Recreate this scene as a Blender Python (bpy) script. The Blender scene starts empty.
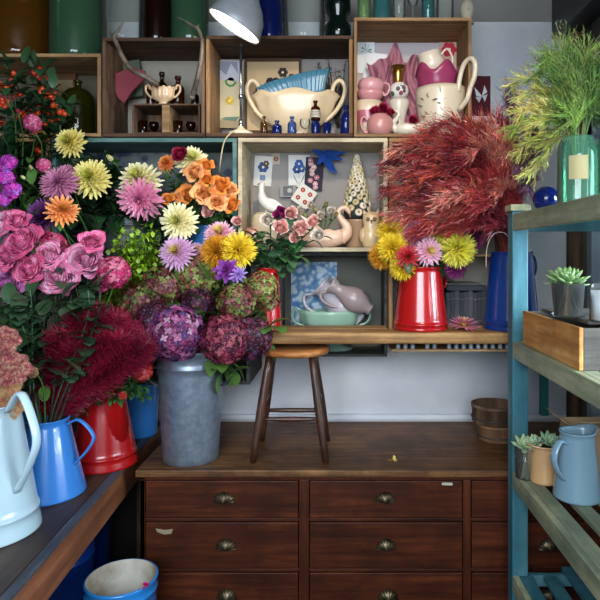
import bpy, math, random
from mathutils import Vector as V, Matrix, Quaternion
random.seed(7)
PI = math.pi
scn = bpy.context.scene
col = scn.collection
FOC, CX, CY, EYE = 572.0, 340.0, 255.0, 1.64

def X(px, d): return (px - CX) / FOC * d
def Z(py, d): return EYE - (py - CY) / FOC * d
def P(px, py, d): return V((X(px, d), d, Z(py, d)))
def U(px, d): return px / FOC * d

def lin(h):
    h = h.lstrip('#')
    r = [int(h[i:i+2], 16) / 255 for i in (0, 2, 4)]
    return tuple((c / 12.92 if c <= .04045 else ((c + .055) / 1.055) ** 2.4) for c in r)
def mix(a, b, t): return tuple(a[i] + (b[i] - a[i]) * t for i in range(3))
def jit(c, s=.12):
    k = 1 + random.uniform(-s, s)
    return tuple(max(0, min(1, x * k * (1 + random.uniform(-s, s) * .4))) for x in c)
def rnd(a, b): return random.uniform(a, b)

# ---------------------------------------------------------------- materials
MATS = {}
def newmat(name):
    m = bpy.data.materials.new(name); m.use_nodes = True
    nt = m.node_tree; b = nt.nodes['Principled BSDF']
    MATS[name] = m
    return m, nt, b
def N(nt, t, **k):
    n = nt.nodes.new(t)
    for a, b in k.items(): setattr(n, a, b)
    return n
def coords(nt, sc):
    tc = N(nt, 'ShaderNodeTexCoord'); oi = N(nt, 'ShaderNodeObjectInfo')
    mp = N(nt, 'ShaderNodeMapping'); mp.inputs['Scale'].default_value = sc
    ad = N(nt, 'ShaderNodeVectorMath', operation='ADD')
    ml = N(nt, 'ShaderNodeMath', operation='MULTIPLY'); ml.inputs[1].default_value = 37.0
    nt.links.new(oi.outputs['Random'], ml.inputs[0])
    nt.links.new(tc.outputs['Object'], mp.inputs['Vector'])
    nt.links.new(mp.outputs['Vector'], ad.inputs[0]); nt.links.new(ml.outputs[0], ad.inputs[1])
    return ad.outputs[0]
def ramp(nt, src, stops):
    r = N(nt, 'ShaderNodeValToRGB'); e = r.color_ramp.elements
    while len(e) < len(stops): e.new(.5)
    for el, (p, c) in zip(e, stops):
        el.position = p; el.color = (*c, 1)
    nt.links.new(src, r.inputs[0])
    return r.outputs[0]
def noise(nt, vec, scale, detail=4, rough=.6):
    n = N(nt, 'ShaderNodeTexNoise'); n.inputs['Scale'].default_value = scale
    n.inputs['Detail'].default_value = detail; n.inputs['Roughness'].default_value = rough
    nt.links.new(vec, n.inputs['Vector'])
    return n.outputs['Fac']
def mixc(nt, fac, a, b, mode='MIX'):
    m = N(nt, 'ShaderNodeMix', data_type='RGBA', blend_type=mode)
    for s, v in ((m.inputs[0], fac), (m.inputs[6], a), (m.inputs[7], b)):
        if hasattr(v, 'links'): nt.links.new(v, s)
        elif isinstance(v, (int, float)): s.default_value = v
        else: s.default_value = (*v, 1)
    return m.outputs[2]
def bump(nt, b, src, s, dist=.002):
    bp = N(nt, 'ShaderNodeBump'); bp.inputs['Strength'].default_value = s; bp.inputs['Distance'].default_value = dist
    nt.links.new(src, bp.inputs['Height']); nt.links.new(bp.outputs[0], b.inputs['Normal'])
def wood(name, dark, mid, light, axis='x', rough=.65, fine=45, stain=None, stainamt=.5, spec=.3):
    m, nt, b = newmat(name)
    s = [fine] * 3; s['xyz'.index(axis)] = 2.2
    v = coords(nt, s); g = noise(nt, v, 1, 6, .65)
    c = ramp(nt, g, [(.25, lin(dark)), (.5, lin(mid)), (.75, lin(light))])
    v2 = coords(nt, (5, 5, 5)); g2 = noise(nt, v2, 1, 5, .7)
    st = ramp(nt, g2, [(.42, (0, 0, 0)), (.62, (1, 1, 1))])
    if stain:
        f = N(nt, 'ShaderNodeMath', operation='MULTIPLY'); f.inputs[1].default_value = stainamt
        nt.links.new(st, f.inputs[0])
        c = mixc(nt, f.outputs[0], c, lin(stain))
    nt.links.new(c, b.inputs['Base Color'])
    b.inputs['Roughness'].default_value = rough
    b.inputs['Specular IOR Level'].default_value = spec
    bump(nt, b, g, .5)
    return m
def plain(name, colr, rough=.5, metal=0, spec=.5, var=.12, nscale=8, coat=0, bumpy=0, col2=None):
    m, nt, b = newmat(name)
    v = coords(nt, (1, 1, 1)); g = noise(nt, v, nscale, 5, .6)
    a = lin(colr); d = lin(col2) if col2 else tuple(x * (1 - var * 2) for x in a)
    c = ramp(nt, g, [(.35, d), (.65, a)])
    nt.links.new(c, b.inputs['Base Color'])
    b.inputs['Roughness'].default_value = rough; b.inputs['Metallic'].default_value = metal
    b.inputs['Specular IOR Level'].default_value = spec; b.inputs['Coat Weight'].default_value = coat
    b.inputs['Coat Roughness'].default_value = .06
    if bumpy: bump(nt, b, g, bumpy)
    return m
def enamel(name, colr, chip='#23262c'):
    m, nt, b = newmat(name)
    v = coords(nt, (1, 1, 1)); g = noise(nt, v, 9, 6, .75)
    chipm = ramp(nt, g, [(.735, (0, 0, 0)), (.75, (1, 1, 1))])
    g2 = noise(nt, v, 3, 2, .5)
    c = ramp(nt, g2, [(.3, tuple(x * .86 for x in lin(colr))), (.7, lin(colr))])
    c = mixc(nt, chipm, c, lin(chip))
    nt.links.new(c, b.inputs['Base Color'])
    b.inputs['Roughness'].default_value = .22; b.inputs['Coat Weight'].default_value = .5
    b.inputs['Coat Roughness'].default_value = .08
    bump(nt, b, g2, .12, .003)
    return m
def attr(name, rough=.6, trans=.25, spec=.3, coat=0):
    m, nt, b = newmat(name)
    a = N(nt, 'ShaderNodeVertexColor', layer_name='Col')
    nt.links.new(a.outputs[0], b.inputs['Base Color'])
    b.inputs['Roughness'].default_value = rough; b.inputs['Specular IOR Level'].default_value = spec
    b.inputs['Coat Weight'].default_value = coat
    if trans:
        t = N(nt, 'ShaderNodeBsdfTranslucent'); nt.links.new(a.outputs[0], t.inputs[0])
        mx = N(nt, 'ShaderNodeMixShader'); mx.inputs[0].default_value = trans
        out = nt.nodes['Material Output']
        nt.links.new(b.outputs[0], mx.inputs[1]); nt.links.new(t.outputs[0], mx.inputs[2])
        nt.links.new(mx.outputs[0], out.inputs[0])
    return m
def glass(name, colr, dens=.9, ior=1.5):
    """thin coloured glass: tinted see-through with a real reflection"""
    m, nt, b = newmat(name)
    nt.nodes.remove(b)
    t = N(nt, 'ShaderNodeBsdfTransparent'); g = N(nt, 'ShaderNodeBsdfGlossy')
    df = N(nt, 'ShaderNodeBsdfDiffuse'); df.inputs[0].default_value = (*lin(colr), 1)
    c = mix((1, 1, 1), lin(colr), dens)
    t.inputs[0].default_value = (*c, 1)
    g.inputs['Roughness'].default_value = .03
    m0 = N(nt, 'ShaderNodeMixShader'); m0.inputs[0].default_value = .22 * dens + .03
    nt.links.new(t.outputs[0], m0.inputs[1]); nt.links.new(df.outputs[0], m0.inputs[2])
    lw = N(nt, 'ShaderNodeFresnel'); lw.inputs[0].default_value = ior
    mx = N(nt, 'ShaderNodeMixShader'); out = nt.nodes['Material Output']
    nt.links.new(lw.outputs[0], mx.inputs[0]); nt.links.new(m0.outputs[0], mx.inputs[1]); nt.links.new(g.outputs[0], mx.inputs[2])
    nt.links.new(mx.outputs[0], out.inputs[0])
    return m

plant = attr('petals_and_leaves', .5, .2, .35)
leafm = attr('glossy_leaves', .38, .12, .45)
china = attr('glazed_china', .3, 0, .45, .15)
paper = attr('printed_paper', .7, 0, .2)
matte = attr('matte_painted', .75, 0, .2)
fabric = attr('thin_fabric', .8, .3, .1)
copper = attr('dried_grass', .32, .1, .7)

w_top = wood('cabinet_top_wood', '#3a2412', '#6c4728', '#9a6e40', 'x', .5, 40, '#2a1a11', .6)
w_cab = wood('mahogany', '#260e07', '#48200f', '#683219', 'x', .5, 30, '#210d08', .55, .22)
w_cabz = wood('mahogany_upright', '#260e07', '#4a210f', '#6b341a', 'z', .5, 30, '#210d08', .5, .22)
w_crate = wood('crate_pine', '#5a4026', '#92704a', '#b8966a', 'x', .75, 38, '#4a3a2a', .35)
w_cratey = wood('crate_pine_side', '#503822', '#856443', '#ab885c', 'z', .75, 38, '#4a3a2a', .4)
w_dark = wood('crate_old_dark', '#2a1b12', '#4b3323', '#6b4d35', 'x', .75, 38, '#1f1712', .5)
w_darkz = wood('crate_old_dark_side', '#33241a', '#5a4230', '#7c6046', 'z', .75, 38, '#1f1712', .4)
w_grey = wood('crate_grey_wood', '#2c2b2a', '#4a4946', '#686560', 'x', .8, 38, '#1d1d1e', .5)
w_white = wood('crate_limed_wood', '#8c8069', '#b6a98c', '#d4c8ab', 'x', .75, 38, '#6b5f4c', .45)
w_teal = wood('crate_teal_paint', '#2e4848', '#4a6a66', '#6f8c84', 'x', .6, 20, '#273b3e', .4)
w_plank = wood('shelf_plank_wood', '#5c3f23', '#9a7446', '#c9a572', 'x', .55, 42, '#4b3019', .4)
w_bench = wood('worktop_wood', '#241a14', '#3f3026', '#5c493a', 'y', .5, 40, '#1a1512', .5)
w_rail = wood('worktop_edge_wood', '#5a3320', '#7d4b30', '#9c6543', 'y', .6, 35, '#40271b', .4)
w_strip = wood('worktop_edge_strip', '#2c2f38', '#454a56', '#666c79', 'y', .6, 45, '#23252b', .5)
w_seat = wood('stool_seat_wood', '#6a3f1e', '#a26a38', '#c79256', 'x', .45, 45, '#8a3a22', .55)
w_leg = wood('stool_leg_wood', '#24130c', '#42261a', '#60392a', 'z', .35, 40, '#1c0f0a', .4, .5)
w_blue = wood('shelf_unit_blue_paint', '#26505f', '#3a6c7c', '#5a8a90', 'z', .5, 14, '#2a5a58', .55)
w_green = wood('shelf_unit_green_paint', '#6a7460', '#8f9779', '#bdb996', 'y', .5, 22, '#46584f', .45)
w_box = wood('succulent_crate_wood', '#7a4c20', '#c48a48', '#eabb78', 'y', .6, 24, '#8a5a2c', .5)
w_boxd = wood('succulent_crate_end', '#33302c', '#54504a', '#736e64', 'x', .7, 24, '#2a2622', .4)

wallm = plain('white_wall_paint', '#f0f1f3', .7, var=.05, nscale=2.6, bumpy=.3, col2='#d8dde6')
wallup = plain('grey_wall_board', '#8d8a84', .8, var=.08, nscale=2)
walld = plain('dark_wall_paint', '#4a463c', .8, var=.1, nscale=2)
beamm = plain('dark_beam_paint', '#23272a', .5, var=.15, nscale=3)
floorm = plain('dark_floor_boards', '#3a3129', .6, var=.2, nscale=4)
ceilm = plain('ceiling_paint', '#8b8a86', .8)
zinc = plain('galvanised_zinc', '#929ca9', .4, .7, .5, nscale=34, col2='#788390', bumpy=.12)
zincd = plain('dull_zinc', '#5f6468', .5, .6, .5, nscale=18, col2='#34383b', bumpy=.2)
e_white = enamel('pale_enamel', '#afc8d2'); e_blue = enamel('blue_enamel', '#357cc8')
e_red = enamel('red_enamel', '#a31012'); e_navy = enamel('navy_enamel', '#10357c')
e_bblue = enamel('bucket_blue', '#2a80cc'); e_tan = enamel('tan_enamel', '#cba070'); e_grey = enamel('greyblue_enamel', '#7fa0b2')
e_in = plain('bucket_lining', '#cfcbc0', .45, nscale=6, col2='#8d7f68')
brass = plain('aged_brass', '#75684f', .42, .8, nscale=30, col2='#3b3226')
gold = plain('gold_lustre', '#c79a4c', .2, .95)
chrome = plain('lamp_chrome', '#9aa0a6', .2, .9)
lampg = plain('lamp_grey_paint', '#8d9298', .4, .1)
cream = plain('lamp_base_cream', '#cfc6aa', .4)
black = plain('dark_plastic', '#15161a', .5)
tealb = plain('bracket_teal', '#0e6b68', .5)
soil = plain('dark_soil', '#1e1712', .9, nscale=60, bumpy=.8)
cordm = plain('cream_cord', '#c9b98f', .6)
bookm = attr('book_cloth', .7, 0, .25)
bulb, _nt, _b = newmat('lit_bulb')
_b.inputs['Emission Color'].default_value = (1, .93, .82, 1); _b.inputs['Emission Strength'].default_value = 9
g_amber = glass('amber_glass', '#7a4e14'); g_green = glass('green_glass', '#5a8a66', .85); g_clear = glass('clear_glass', '#d9e2dc', .15, 1.28)
g_dark = glass('dark_amber_glass', '#2c1206', .97); g_navy = glass('cobalt_glass', '#1c3490', .94); g_dgreen = glass('bottle_green_glass', '#0e2620', .97)
g_teal = glass('teal_glass', '#5aa0a0'); g_brown = glass('brown_glass', '#5a2408', .95); g_aqua = glass('aqua_glass', '#8fd6b4', .62)
g_olive = glass('olive_glass', '#4a4a10', .9); g_pale = glass('palegreen_glass', '#a3c890', .8); g_pblue = glass('pale_blue_glass', '#5b7bc0', .85)
g_win = glass('window_glass', '#dfe8ee', .3)

# ---------------------------------------------------------------- mesh builder
class MB:
    def __init__(s): s.v = []; s.f = []; s.c = []; s.base = (.5, .5, .5)
    def add(s, vs, fs, c=None, M=None):
        n = len(s.v)
        s.v += [(M @ V(p)) if M is not None else V(p) for p in vs]
        s.f += [tuple(n + i for i in f) for f in fs]
        if isinstance(c, list): s.c += c
        else: s.c += [c or s.base] * len(fs)
        return s
    def box(s, x0, x1, y0, y1, z0, z1, c=None, M=None):
        vs = [(x, y, z) for x in (x0, x1) for y in (y0, y1) for z in (z0, z1)]
        return s.add(vs, [(0, 1, 3, 2), (4, 6, 7, 5), (0, 4, 5, 1), (2, 3, 7, 6), (0, 2, 6, 4), (1, 5, 7, 3)], c, M)
    def beam(s, a, b, w, t, up=(0, 0, 1), c=None):
        a, b = V(a), V(b); d = b - a; L = d.length; d.normalize()
        sd = d.cross(V(up)).normalized(); u = sd.cross(d)
        M = Matrix((( d.x, sd.x, u.x, a.x), (d.y, sd.y, u.y, a.y), (d.z, sd.z, u.z, a.z), (0, 0, 0, 1)))
        return s.box(0, L, -w / 2, w / 2, -t / 2, t / 2, c, M)
    def tube(s, pts, rad, seg=8, c=None, side=None, flat=1, M=None, cap=True):
        pts = [V(p) for p in pts]; n = len(pts)
        if not hasattr(rad, '__len__'): rad = [rad] * n
        ref = V(side) if side is not None else None; vs = []; u = None
        for i, p in enumerate(pts):
            t = (pts[min(i + 1, n - 1)] - pts[max(i - 1, 0)])
            if t.length < 1e-9: t = V((0, 0, 1))
            t.normalize()
            if ref is not None: u = (ref - t * ref.dot(t)).normalized()
            else:
                if u is None: u = t.orthogonal().normalized()
                else:
                    u = u - t * u.dot(t); u = u.normalized() if u.length > 1e-6 else t.orthogonal().normalized()
            w = t.cross(u)
            for k in range(seg):
                a = 2 * PI * k / seg
                vs.append(p + u * (math.cos(a) * rad[i]) + w * (math.sin(a) * rad[i] * flat))
        fs = [(i * seg + k, i * seg + (k + 1) % seg, (i + 1) * seg + (k + 1) % seg, (i + 1) * seg + k) for i in range(n - 1) for k in range(seg)]
        if cap: fs += [tuple(range(seg))[::-1], tuple(range((n - 1) * seg, n * seg))]
        return s.add(vs, fs, c, M)
    def lathe(s, prof, seg=32, o=(0, 0, 0), c=None, fn=None, sx=1, sy=1, M=None, cols=None, capb=True, capt=False):
        vs = []; n = len(prof)
        for i, (r, z) in enumerate(prof):
            for k in range(seg):
                a = 2 * PI * k / seg; rr, zz = (fn(r, z, a, i / (n - 1)) if fn else (r, z))
                vs.append((o[0] + rr * math.cos(a) * sx, o[1] + rr * math.sin(a) * sy, o[2] + zz))
        fs = []; cs = []
        for i in range(n - 1):
            for k in range(seg):
                fs.append((i * seg + k, i * seg + (k + 1) % seg, (i + 1) * seg + (k + 1) % seg, (i + 1) * seg + k))
                cs.append(cols[i] if cols else (c or s.base))
        if capb: fs.append(tuple(range(seg))[::-1]); cs.append(cs[0])
        if capt: fs.append(tuple(range((n - 1) * seg, n * seg))); cs.append(cs[-1])
        return s.add(vs, fs, cs, M)
    def ribbon(s, p, q, w, c, taper=.3):
        d = (q - p); sd = d.cross(V((rnd(-1, 1), rnd(-1, 1), rnd(-1, 1))))
        if sd.length < 1e-9: return s
        sd = sd.normalized() * w
        return s.add([p - sd, p + sd, q + sd * taper, q - sd * taper], [(0, 1, 2, 3)], c)
    def petal(s, M, L, W, a0, curl, cup, c0, c1, rows=4, point=.5, r0=0, c2=None):
        """petal leaving the origin along +x (raised by a0), bending by curl"""
        vs = []; x = r0; z = 0; st = L / rows; fs = []; cs = []
        for i in range(rows + 1):
            t = i / rows; a = a0 + curl * t
            w = W * (math.sin(PI * min(1, (t * (1 - .12 * point) + .06)) ** (.65 + point * .25)) ** .8) if i < rows else W * (.32 * (1 - point))
            nx, nz = -math.sin(a), math.cos(a)
            for u in (-1, 0, 1):
                h = cup * abs(u) * w
                vs.append((x + nx * h, u * w, z + nz * h))
            x += math.cos(a) * st; z += math.sin(a) * st
        for i in range(rows):
            for k in (0, 1):
                b = i * 3 + k; fs.append((b, b + 3, b + 4, b + 1))
                t = (i + .5) / rows
                cs.append(mix(c0, c1, t) if c2 is None else (mix(c0, c1, t * 2) if t < .5 else mix(c1, c2, t * 2 - 1)))
        return s.add(vs, fs, cs, M)
    def leaf(s, p, d, L, W, c, droop=.5, rows=5, fold=.25, up=None):
        d = V(d).normalized(); upv = V(up or (0, 0, 1)); sd = d.cross(upv)
        sd = sd.normalized() if sd.length > .05 else V((1, 0, 0)); n = sd.cross(d)
        M = Matrix(((d.x, sd.x, n.x, p[0]), (d.y, sd.y, n.y, p[1]), (d.z, sd.z, n.z, p[2]), (0, 0, 0, 1)))
        return s.petal(M, L, W, .15, -droop, fold, tuple(x * .95 for x in c), c, rows, .8)
    def disc(s, o, r, n, c, seg=8, r2=None):
        o = V(o); n = V(n).normalized(); u = n.orthogonal().normalized(); w = n.cross(u); r2 = r2 or r
        return s.add([o + u * math.cos(2 * PI * k / seg) * r + w * math.sin(2 * PI * k / seg) * r2 for k in range(seg)], [tuple(range(seg))], c)
    def ball(s, o, r, c=None, seg=10, rings=7, sx=1, sy=1, sz=1, M=None):
        pr = [(max(1e-5, r * math.sin(PI * i / rings)), -r * math.cos(PI * i / rings) * sz) for i in range(rings + 1)]
        return s.lathe(pr, seg, o, c, sx=sx, sy=sy, M=M)
    def mesh(s, name, mat, smooth=True, off=None):
        me = bpy.data.meshes.new(name)
        me.from_pydata([tuple(p - off) if off is not None else tuple(p) for p in s.v], [], s.f)
        ca = me.color_attributes.new('Col', 'FLOAT_COLOR', 'CORNER')
        buf = []
        for f, c in zip(s.f, s.c): buf += [c[0], c[1], c[2], 1.0] * len(f)
        ca.data.foreach_set('color', buf)
        me.materials.append(mat)
        me.polygons.foreach_set('use_smooth', [smooth] * len(me.polygons))
        me.update()
        return me
    def build(s, name, mat, parent=None, smooth=True, world=False, bev=0, auto=False):
        off = None
        if world and parent is not None:
            off = V((0, 0, 0)); q = parent
            while q is not None: off += q.location; q = q.parent
        o = bpy.data.objects.new(name, s.mesh(name, mat, smooth, off)); col.objects.link(o)
        if parent is not None: o.parent = parent
        if bev:
            m = o.modifiers.new('bevel', 'BEVEL'); m.width = bev; m.segments = 2; m.limit_method = 'ANGLE'
        return o

def tag(o, label, cat, group=None):
    o['label'] = label; o['category'] = cat
    if group: o['group'] = group
    return o
def thing(name, label, cat, loc=(0, 0, 0), rz=0, group=None, rot=None):
    o = bpy.data.objects.new(name, None); col.objects.link(o); o.location = loc
    o.rotation_euler = rot or (0, 0, rz); o.empty_display_size = .05
    return tag(o, label, cat, group)
def struct(name, mb, mat, **k):
    o = mb.build(name, mat, **k); o['kind'] = 'structure'; return o
def bez(p0, p1, p2, p3, n=8):
    r = []
    for i in range(n + 1):
        t = i / n; u = 1 - t
        r.append(V(p0) * u**3 + V(p1) * 3 * u*u*t + V(p2) * 3 * u*t*t + V(p3) * t**3)
    return r
def smooth_path(pts, n=5):
    pts = [V(p) for p in pts]; q = [pts[0] * 2 - pts[1]] + pts + [pts[-1] * 2 - pts[-2]]; out = []
    for i in range(1, len(q) - 2):
        for k in range(n):
            t = k / n; a, b, c, d = q[i-1], q[i], q[i+1], q[i+2]
            out.append(.5 * ((2*b) + (c-a)*t + (2*a - 5*b + 4*c - d)*t*t + (3*b - a - 3*c + d)*t**3))
    out.append(pts[-1]); return out
def lerpl(vals, n):
    out = []
    for i in range(n):
        t = i / (n - 1) * (len(vals) - 1); k = min(int(t), len(vals) - 2); out.append(vals[k] + (vals[k+1] - vals[k]) * (t - k))
    return out
def aim(d, roll=0):
    """matrix turning +z to direction d"""
    return V(d).to_track_quat('Z', 'Y').to_matrix().to_4x4() @ Matrix.Rotation(roll, 4, 'Z')
# ================================================================ SETTING
WY = 2.9; LX, RX = -1.95, 1.19; TOP = 3.25
struct('floor', MB().box(LX, 2.6, -1.6, WY + .1, -.05, 0), floorm)
struct('ceiling', MB().box(LX, RX + .1, -1.6, WY + .1, TOP, TOP + .08), ceilm)
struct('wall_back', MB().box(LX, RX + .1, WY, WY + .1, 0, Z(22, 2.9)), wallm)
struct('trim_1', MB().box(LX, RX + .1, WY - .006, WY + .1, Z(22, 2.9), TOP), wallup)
struct('wall_left', MB().box(LX - .1, LX, -1.6, WY + .1, 0, TOP), walld)
m = MB()
wy0, wy1, wz0, wz1 = .55, 2.78, .78, 2.25
m.box(RX, RX + .1, wy1, WY, 0, TOP); m.box(RX, RX + .1, -1.6, wy0, 0, TOP)
m.box(RX, RX + .1, wy0, wy1, 0, wz0); m.box(RX, RX + .1, wy0, wy1, wz1, TOP)
struct('wall_right', m, walld)
struct('trim_2', MB().box(RX - .045, RX + .0, WY - .1, WY - .006, 0, 2.73), w_darkz)
struct('trim_3', MB().box(1.07, RX, .3, WY - .006, 2.73, TOP), beamm, bev=.006)
win = struct('window_1', MB().box(RX + .06, RX + .066, wy0, wy1, wz0, wz1), g_win)
m = MB()
for y in (wy0, 1.27, 1.99, wy1 - .05): m.box(RX + .01, RX + .09, y, y + .05, wz0, wz1)
for z in (wz0, wz1 - .05): m.box(RX + .01, RX + .09, wy0, wy1, z, z + .05)
m.build('window_frame', plain('window_frame_paint', '#9aa7b4', .5, var=.05), win, False)
struct('baseboard_back', MB().box(-1.0, RX - .05, WY - .02, WY, .80, .835), wallm)

# ================================================================ CHEST OF DRAWERS
CXL, CXR, CF, CT = -.787, 1.1, 2.25, .80
cab = thing('chest_of_drawers', 'long dark mahogany chest of drawers with shell pulls along the back wall', 'chest of drawers', (CXL, CF, 0))
MB().box(CXL - .012, CXR + .01, CF - .02, WY - .001, CT - .028, CT).build('top_board', w_top, cab, False, True, .004)
m = MB(); m.box(CXL, CXL + .02, CF + .0, WY - .02, 0, CT - .028); m.box(CXR - .02, CXR, CF, WY - .02, 0, CT - .028)
m.box(CXL + .02, CXR - .02, CF + .06, WY - .04, .05, CT - .03)
m.build('carcass', w_cab, cab, False, True)
def xf(px): return X(px, CF)
def zf(py): return Z(py, CF)
MB().box(CXL, CXR, CF, CF + .02, zf(480), CT - .028).build('top_rail', w_cab, cab, False, True, .002)
cols_ = [(145, 299), (309, 463), (471, 622)]
rows_ = [(480, 518.5), (521.5, 569), (572, 619), (622, 664)]
for a, b in ((139.8, 145), (299, 309), (463, 471), (622, 626)):
    MB().box(xf(a), xf(b), CF, CF + .02, .06, zf(480)).build('stile', w_cabz, cab, False, True, .002)
for (a, b) in cols_:
    for i in range(4):
        z1 = zf(rows_[i][1]); z0 = zf(rows_[i+1][0]) if i < 3 else .06
        MB().box(xf(a), xf(b), CF + .002, CF + .02, z0, z1).build('rail', w_cab, cab, False, True, .002)
def shell_pull():
    m = MB(); n = 22; r = []
    R, H = .040, .040
    vs = []; K = 7
    for k in range(K + 1):
        e = k / K * PI / 2
        for i in range(n + 1):
            a = PI * i / n; rib = 1 + .09 * math.cos(a * 16)
            vs.append((math.cos(a) * R * math.sin(e) * rib, -.024 * math.cos(e) * (.6 + .4 * math.sin(a)) - .001, math.sin(a) * H * math.sin(e) * rib - .012))
    fs = [(k * (n+1) + i, k * (n+1) + i + 1, (k+1) * (n+1) + i + 1, (k+1) * (n+1) + i) for k in range(K) for i in range(n)]
    m.add(vs, fs); m.box(-.033, .033, -.003, 0, -.016, -.009); m.box(-.002, .002, -.003, 0, -.012, .026)
    return m
pullmesh = shell_pull().mesh('shell_pull', brass)
pull_px = [[224, 226, 227, 226], [385, 386, 388, 387], [547, 548, 549, 548]]
for ci, (a, b) in enumerate(cols_):
    for i, (u, v) in enumerate(rows_):
        m = MB().box(xf(a) + .003, xf(b) - .003, CF - .003 if i else CF - .002, CF + .018, zf(v) + .003, zf(u) - .003)
        d = m.build('drawer', w_cab, cab, False, True, .003)
        h = bpy.data.objects.new('handle', pullmesh); col.objects.link(h); h.parent = d
        h.location = V((xf(pull_px[ci][i]), CF - .0035, zf((u + v) / 2 + (0 if i else -1)))) - V((CXL, CF, 0)); h['label'] = 'ribbed brass shell pull'
def slip(px, py, w, h, label, colr, rz=0):
    x, z = xf(px), zf(py)
    t = MB().box(-w / 2, w / 2, -.0012, 0, -h / 2, h / 2, lin(colr)).box(-w/2 + .003, w/2 - .003, -.0014, -.0012, -.001, .0005, lin('#8c8272')).build('paper_label', paper, None, False)
    t.location = (x, CF - .0032, z); t.rotation_euler = (0, rz, 0); tag(t, label, 'label')
slip(447, 483.5, .042, .010, 'small white paper label glued on the top right drawer front', '#c9c3b4', .02)
m = MB().add([(-.035, 0, .012), (.0, 0, .006), (.033, 0, .010), (.026, 0, -.008), (.0, 0, -.012), (-.03, 0, -.002)], [(0, 1, 4, 5), (1, 2, 3, 4)], lin('#8f7f66'))
m.add([(-.035, -.001, .012), (.0, -.001, .006), (.033, -.001, .010), (.026, -.001, -.008), (.0, -.001, -.012), (-.03, -.001, -.002)], [(0, 1, 4, 5), (1, 2, 3, 4)], lin('#8f7f66'))
t = m.build('torn_label', paper, None, False); t.location = (xf(165), CF - .0035, zf(531)); tag(t, 'torn scrap of old label on the second drawer of the left column', 'label')

# ================================================================ WORKTOP (left)
wt = thing('worktop', 'heavy dark wooden bench along the left side carrying the enamel jugs', 'bench', (-1.3, 1.9, 0))
p0, p1 = V((-.783, 1.0, 0)), V((-.89, 2.88, 0))
def quadbox(m, pts, z0, z1, c=None):
    n = len(pts)
    return m.add([(p[0], p[1], z0) for p in pts] + [(p[0], p[1], z1) for p in pts], [tuple(range(n))[::-1], tuple(range(n, 2 * n))] + [(i, (i + 1) % n, n + (i + 1) % n, n + i) for i in range(n)], c)
sw = V((.042, 0, 0))
for i in range(4):
    xa = LX + .03 + i * .25; 
    if i < 3: quadbox(MB(), [(xa, 1.0), (xa + .247, 1.0), (xa + .247, 2.88), (xa, 2.88)], .76, .80).build('board', w_bench, wt, False, True, .003)
    else: quadbox(MB(), [(xa, 1.0), (p0.x - .030, 1.0), (p1.x - .034, 2.88), (xa, 2.88)], .76, .80).build('board', w_bench, wt, False, True, .003)
quadbox(MB(), [(p0.x - .029, 1.0), (p0.x, 1.0), (p1.x - .001, 2.88), (p1.x - .033, 2.88)], .7895, .80).build('edge_strip', w_strip, wt, False, True, .002)
quadbox(MB(), [(p0.x - .04, 1.0), (p0.x - .001, 1.0), (p1.x - .002, 2.88), (p1.x - .04, 2.88)], .672, .789).build('front_rail', w_rail, wt, False, True, .003)
MB().box(LX + .02, -.80, 2.86, 2.875, .02, .70).build('under_bench_shade', plain('shade_black', '#120e0c', .8), wt, False, True)  # added near-black sheet, its colour stands in for the shade under the bench
for x, y in ((-.86, 1.05), (-.955, 2.8), (-1.85, 1.05), (-1.85, 2.8)):
    MB().box(x - .03, x + .03, y - .03, y + .03, 0, .765).build('leg', w_darkz, wt, False, True, .003)

# ================================================================ CRATES
def crate(px0, px1, py0, py1, label, mx, mz, d=2.5, yb=WY - .0005, inset=2.76, back=None, t=.017, shelf=None, group=None, nobottom=False):
    x0, x1 = X(px0, d), X(px1, d); z1, z0 = Z(py0, d), Z(py1, d)
    r = thing('wooden_crate', label, 'crate', ((x0 + x1) / 2, d, z0))
    e = .0015
    MB().box(x0 + e, x0 + t, d, yb, z0 + t, z1 - t).build('side_panel', mz, r, False, True, .002)
    MB().box(x1 - t, x1 - e, d, yb, z0 + t, z1 - t).build('side_panel', mz, r, False, True, .002)
    MB().box(x0 + e, x1 - e, d, yb, z1 - t, z1 - e).build('top_panel', mx, r, False, True, .002)
    MB().box(x0 + e, x1 - e, d, yb, z0 + e, z0 + t).build('bottom_panel', mx, r, False, True, .002)
    MB().box(x0 + t, x1 - t, inset, inset + .012, z0 + t, z1 - t).build('back_panel', back or mx, r, False, True)
    if shelf:
        zs = Z(shelf, d); MB().box(x0 + t, x1 - t, d + .01, inset, zs - .012, zs).build('inner_shelf', w_plank, r, False, True, .002)
    return r
bk_pale = plain('crate_back_paper', '#8f887c', .8, var=.06, nscale=3)
bk_lilac = plain('crate_back_pinkgrey', '#b3a9ab', .8, var=.04, nscale=3)
bk_grey = plain('crate_back_grey', '#8b8580', .8, var=.05, nscale=3)
bk_olive = plain('crate_back_olive', '#4c4636', .8, var=.1, nscale=3)
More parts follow.
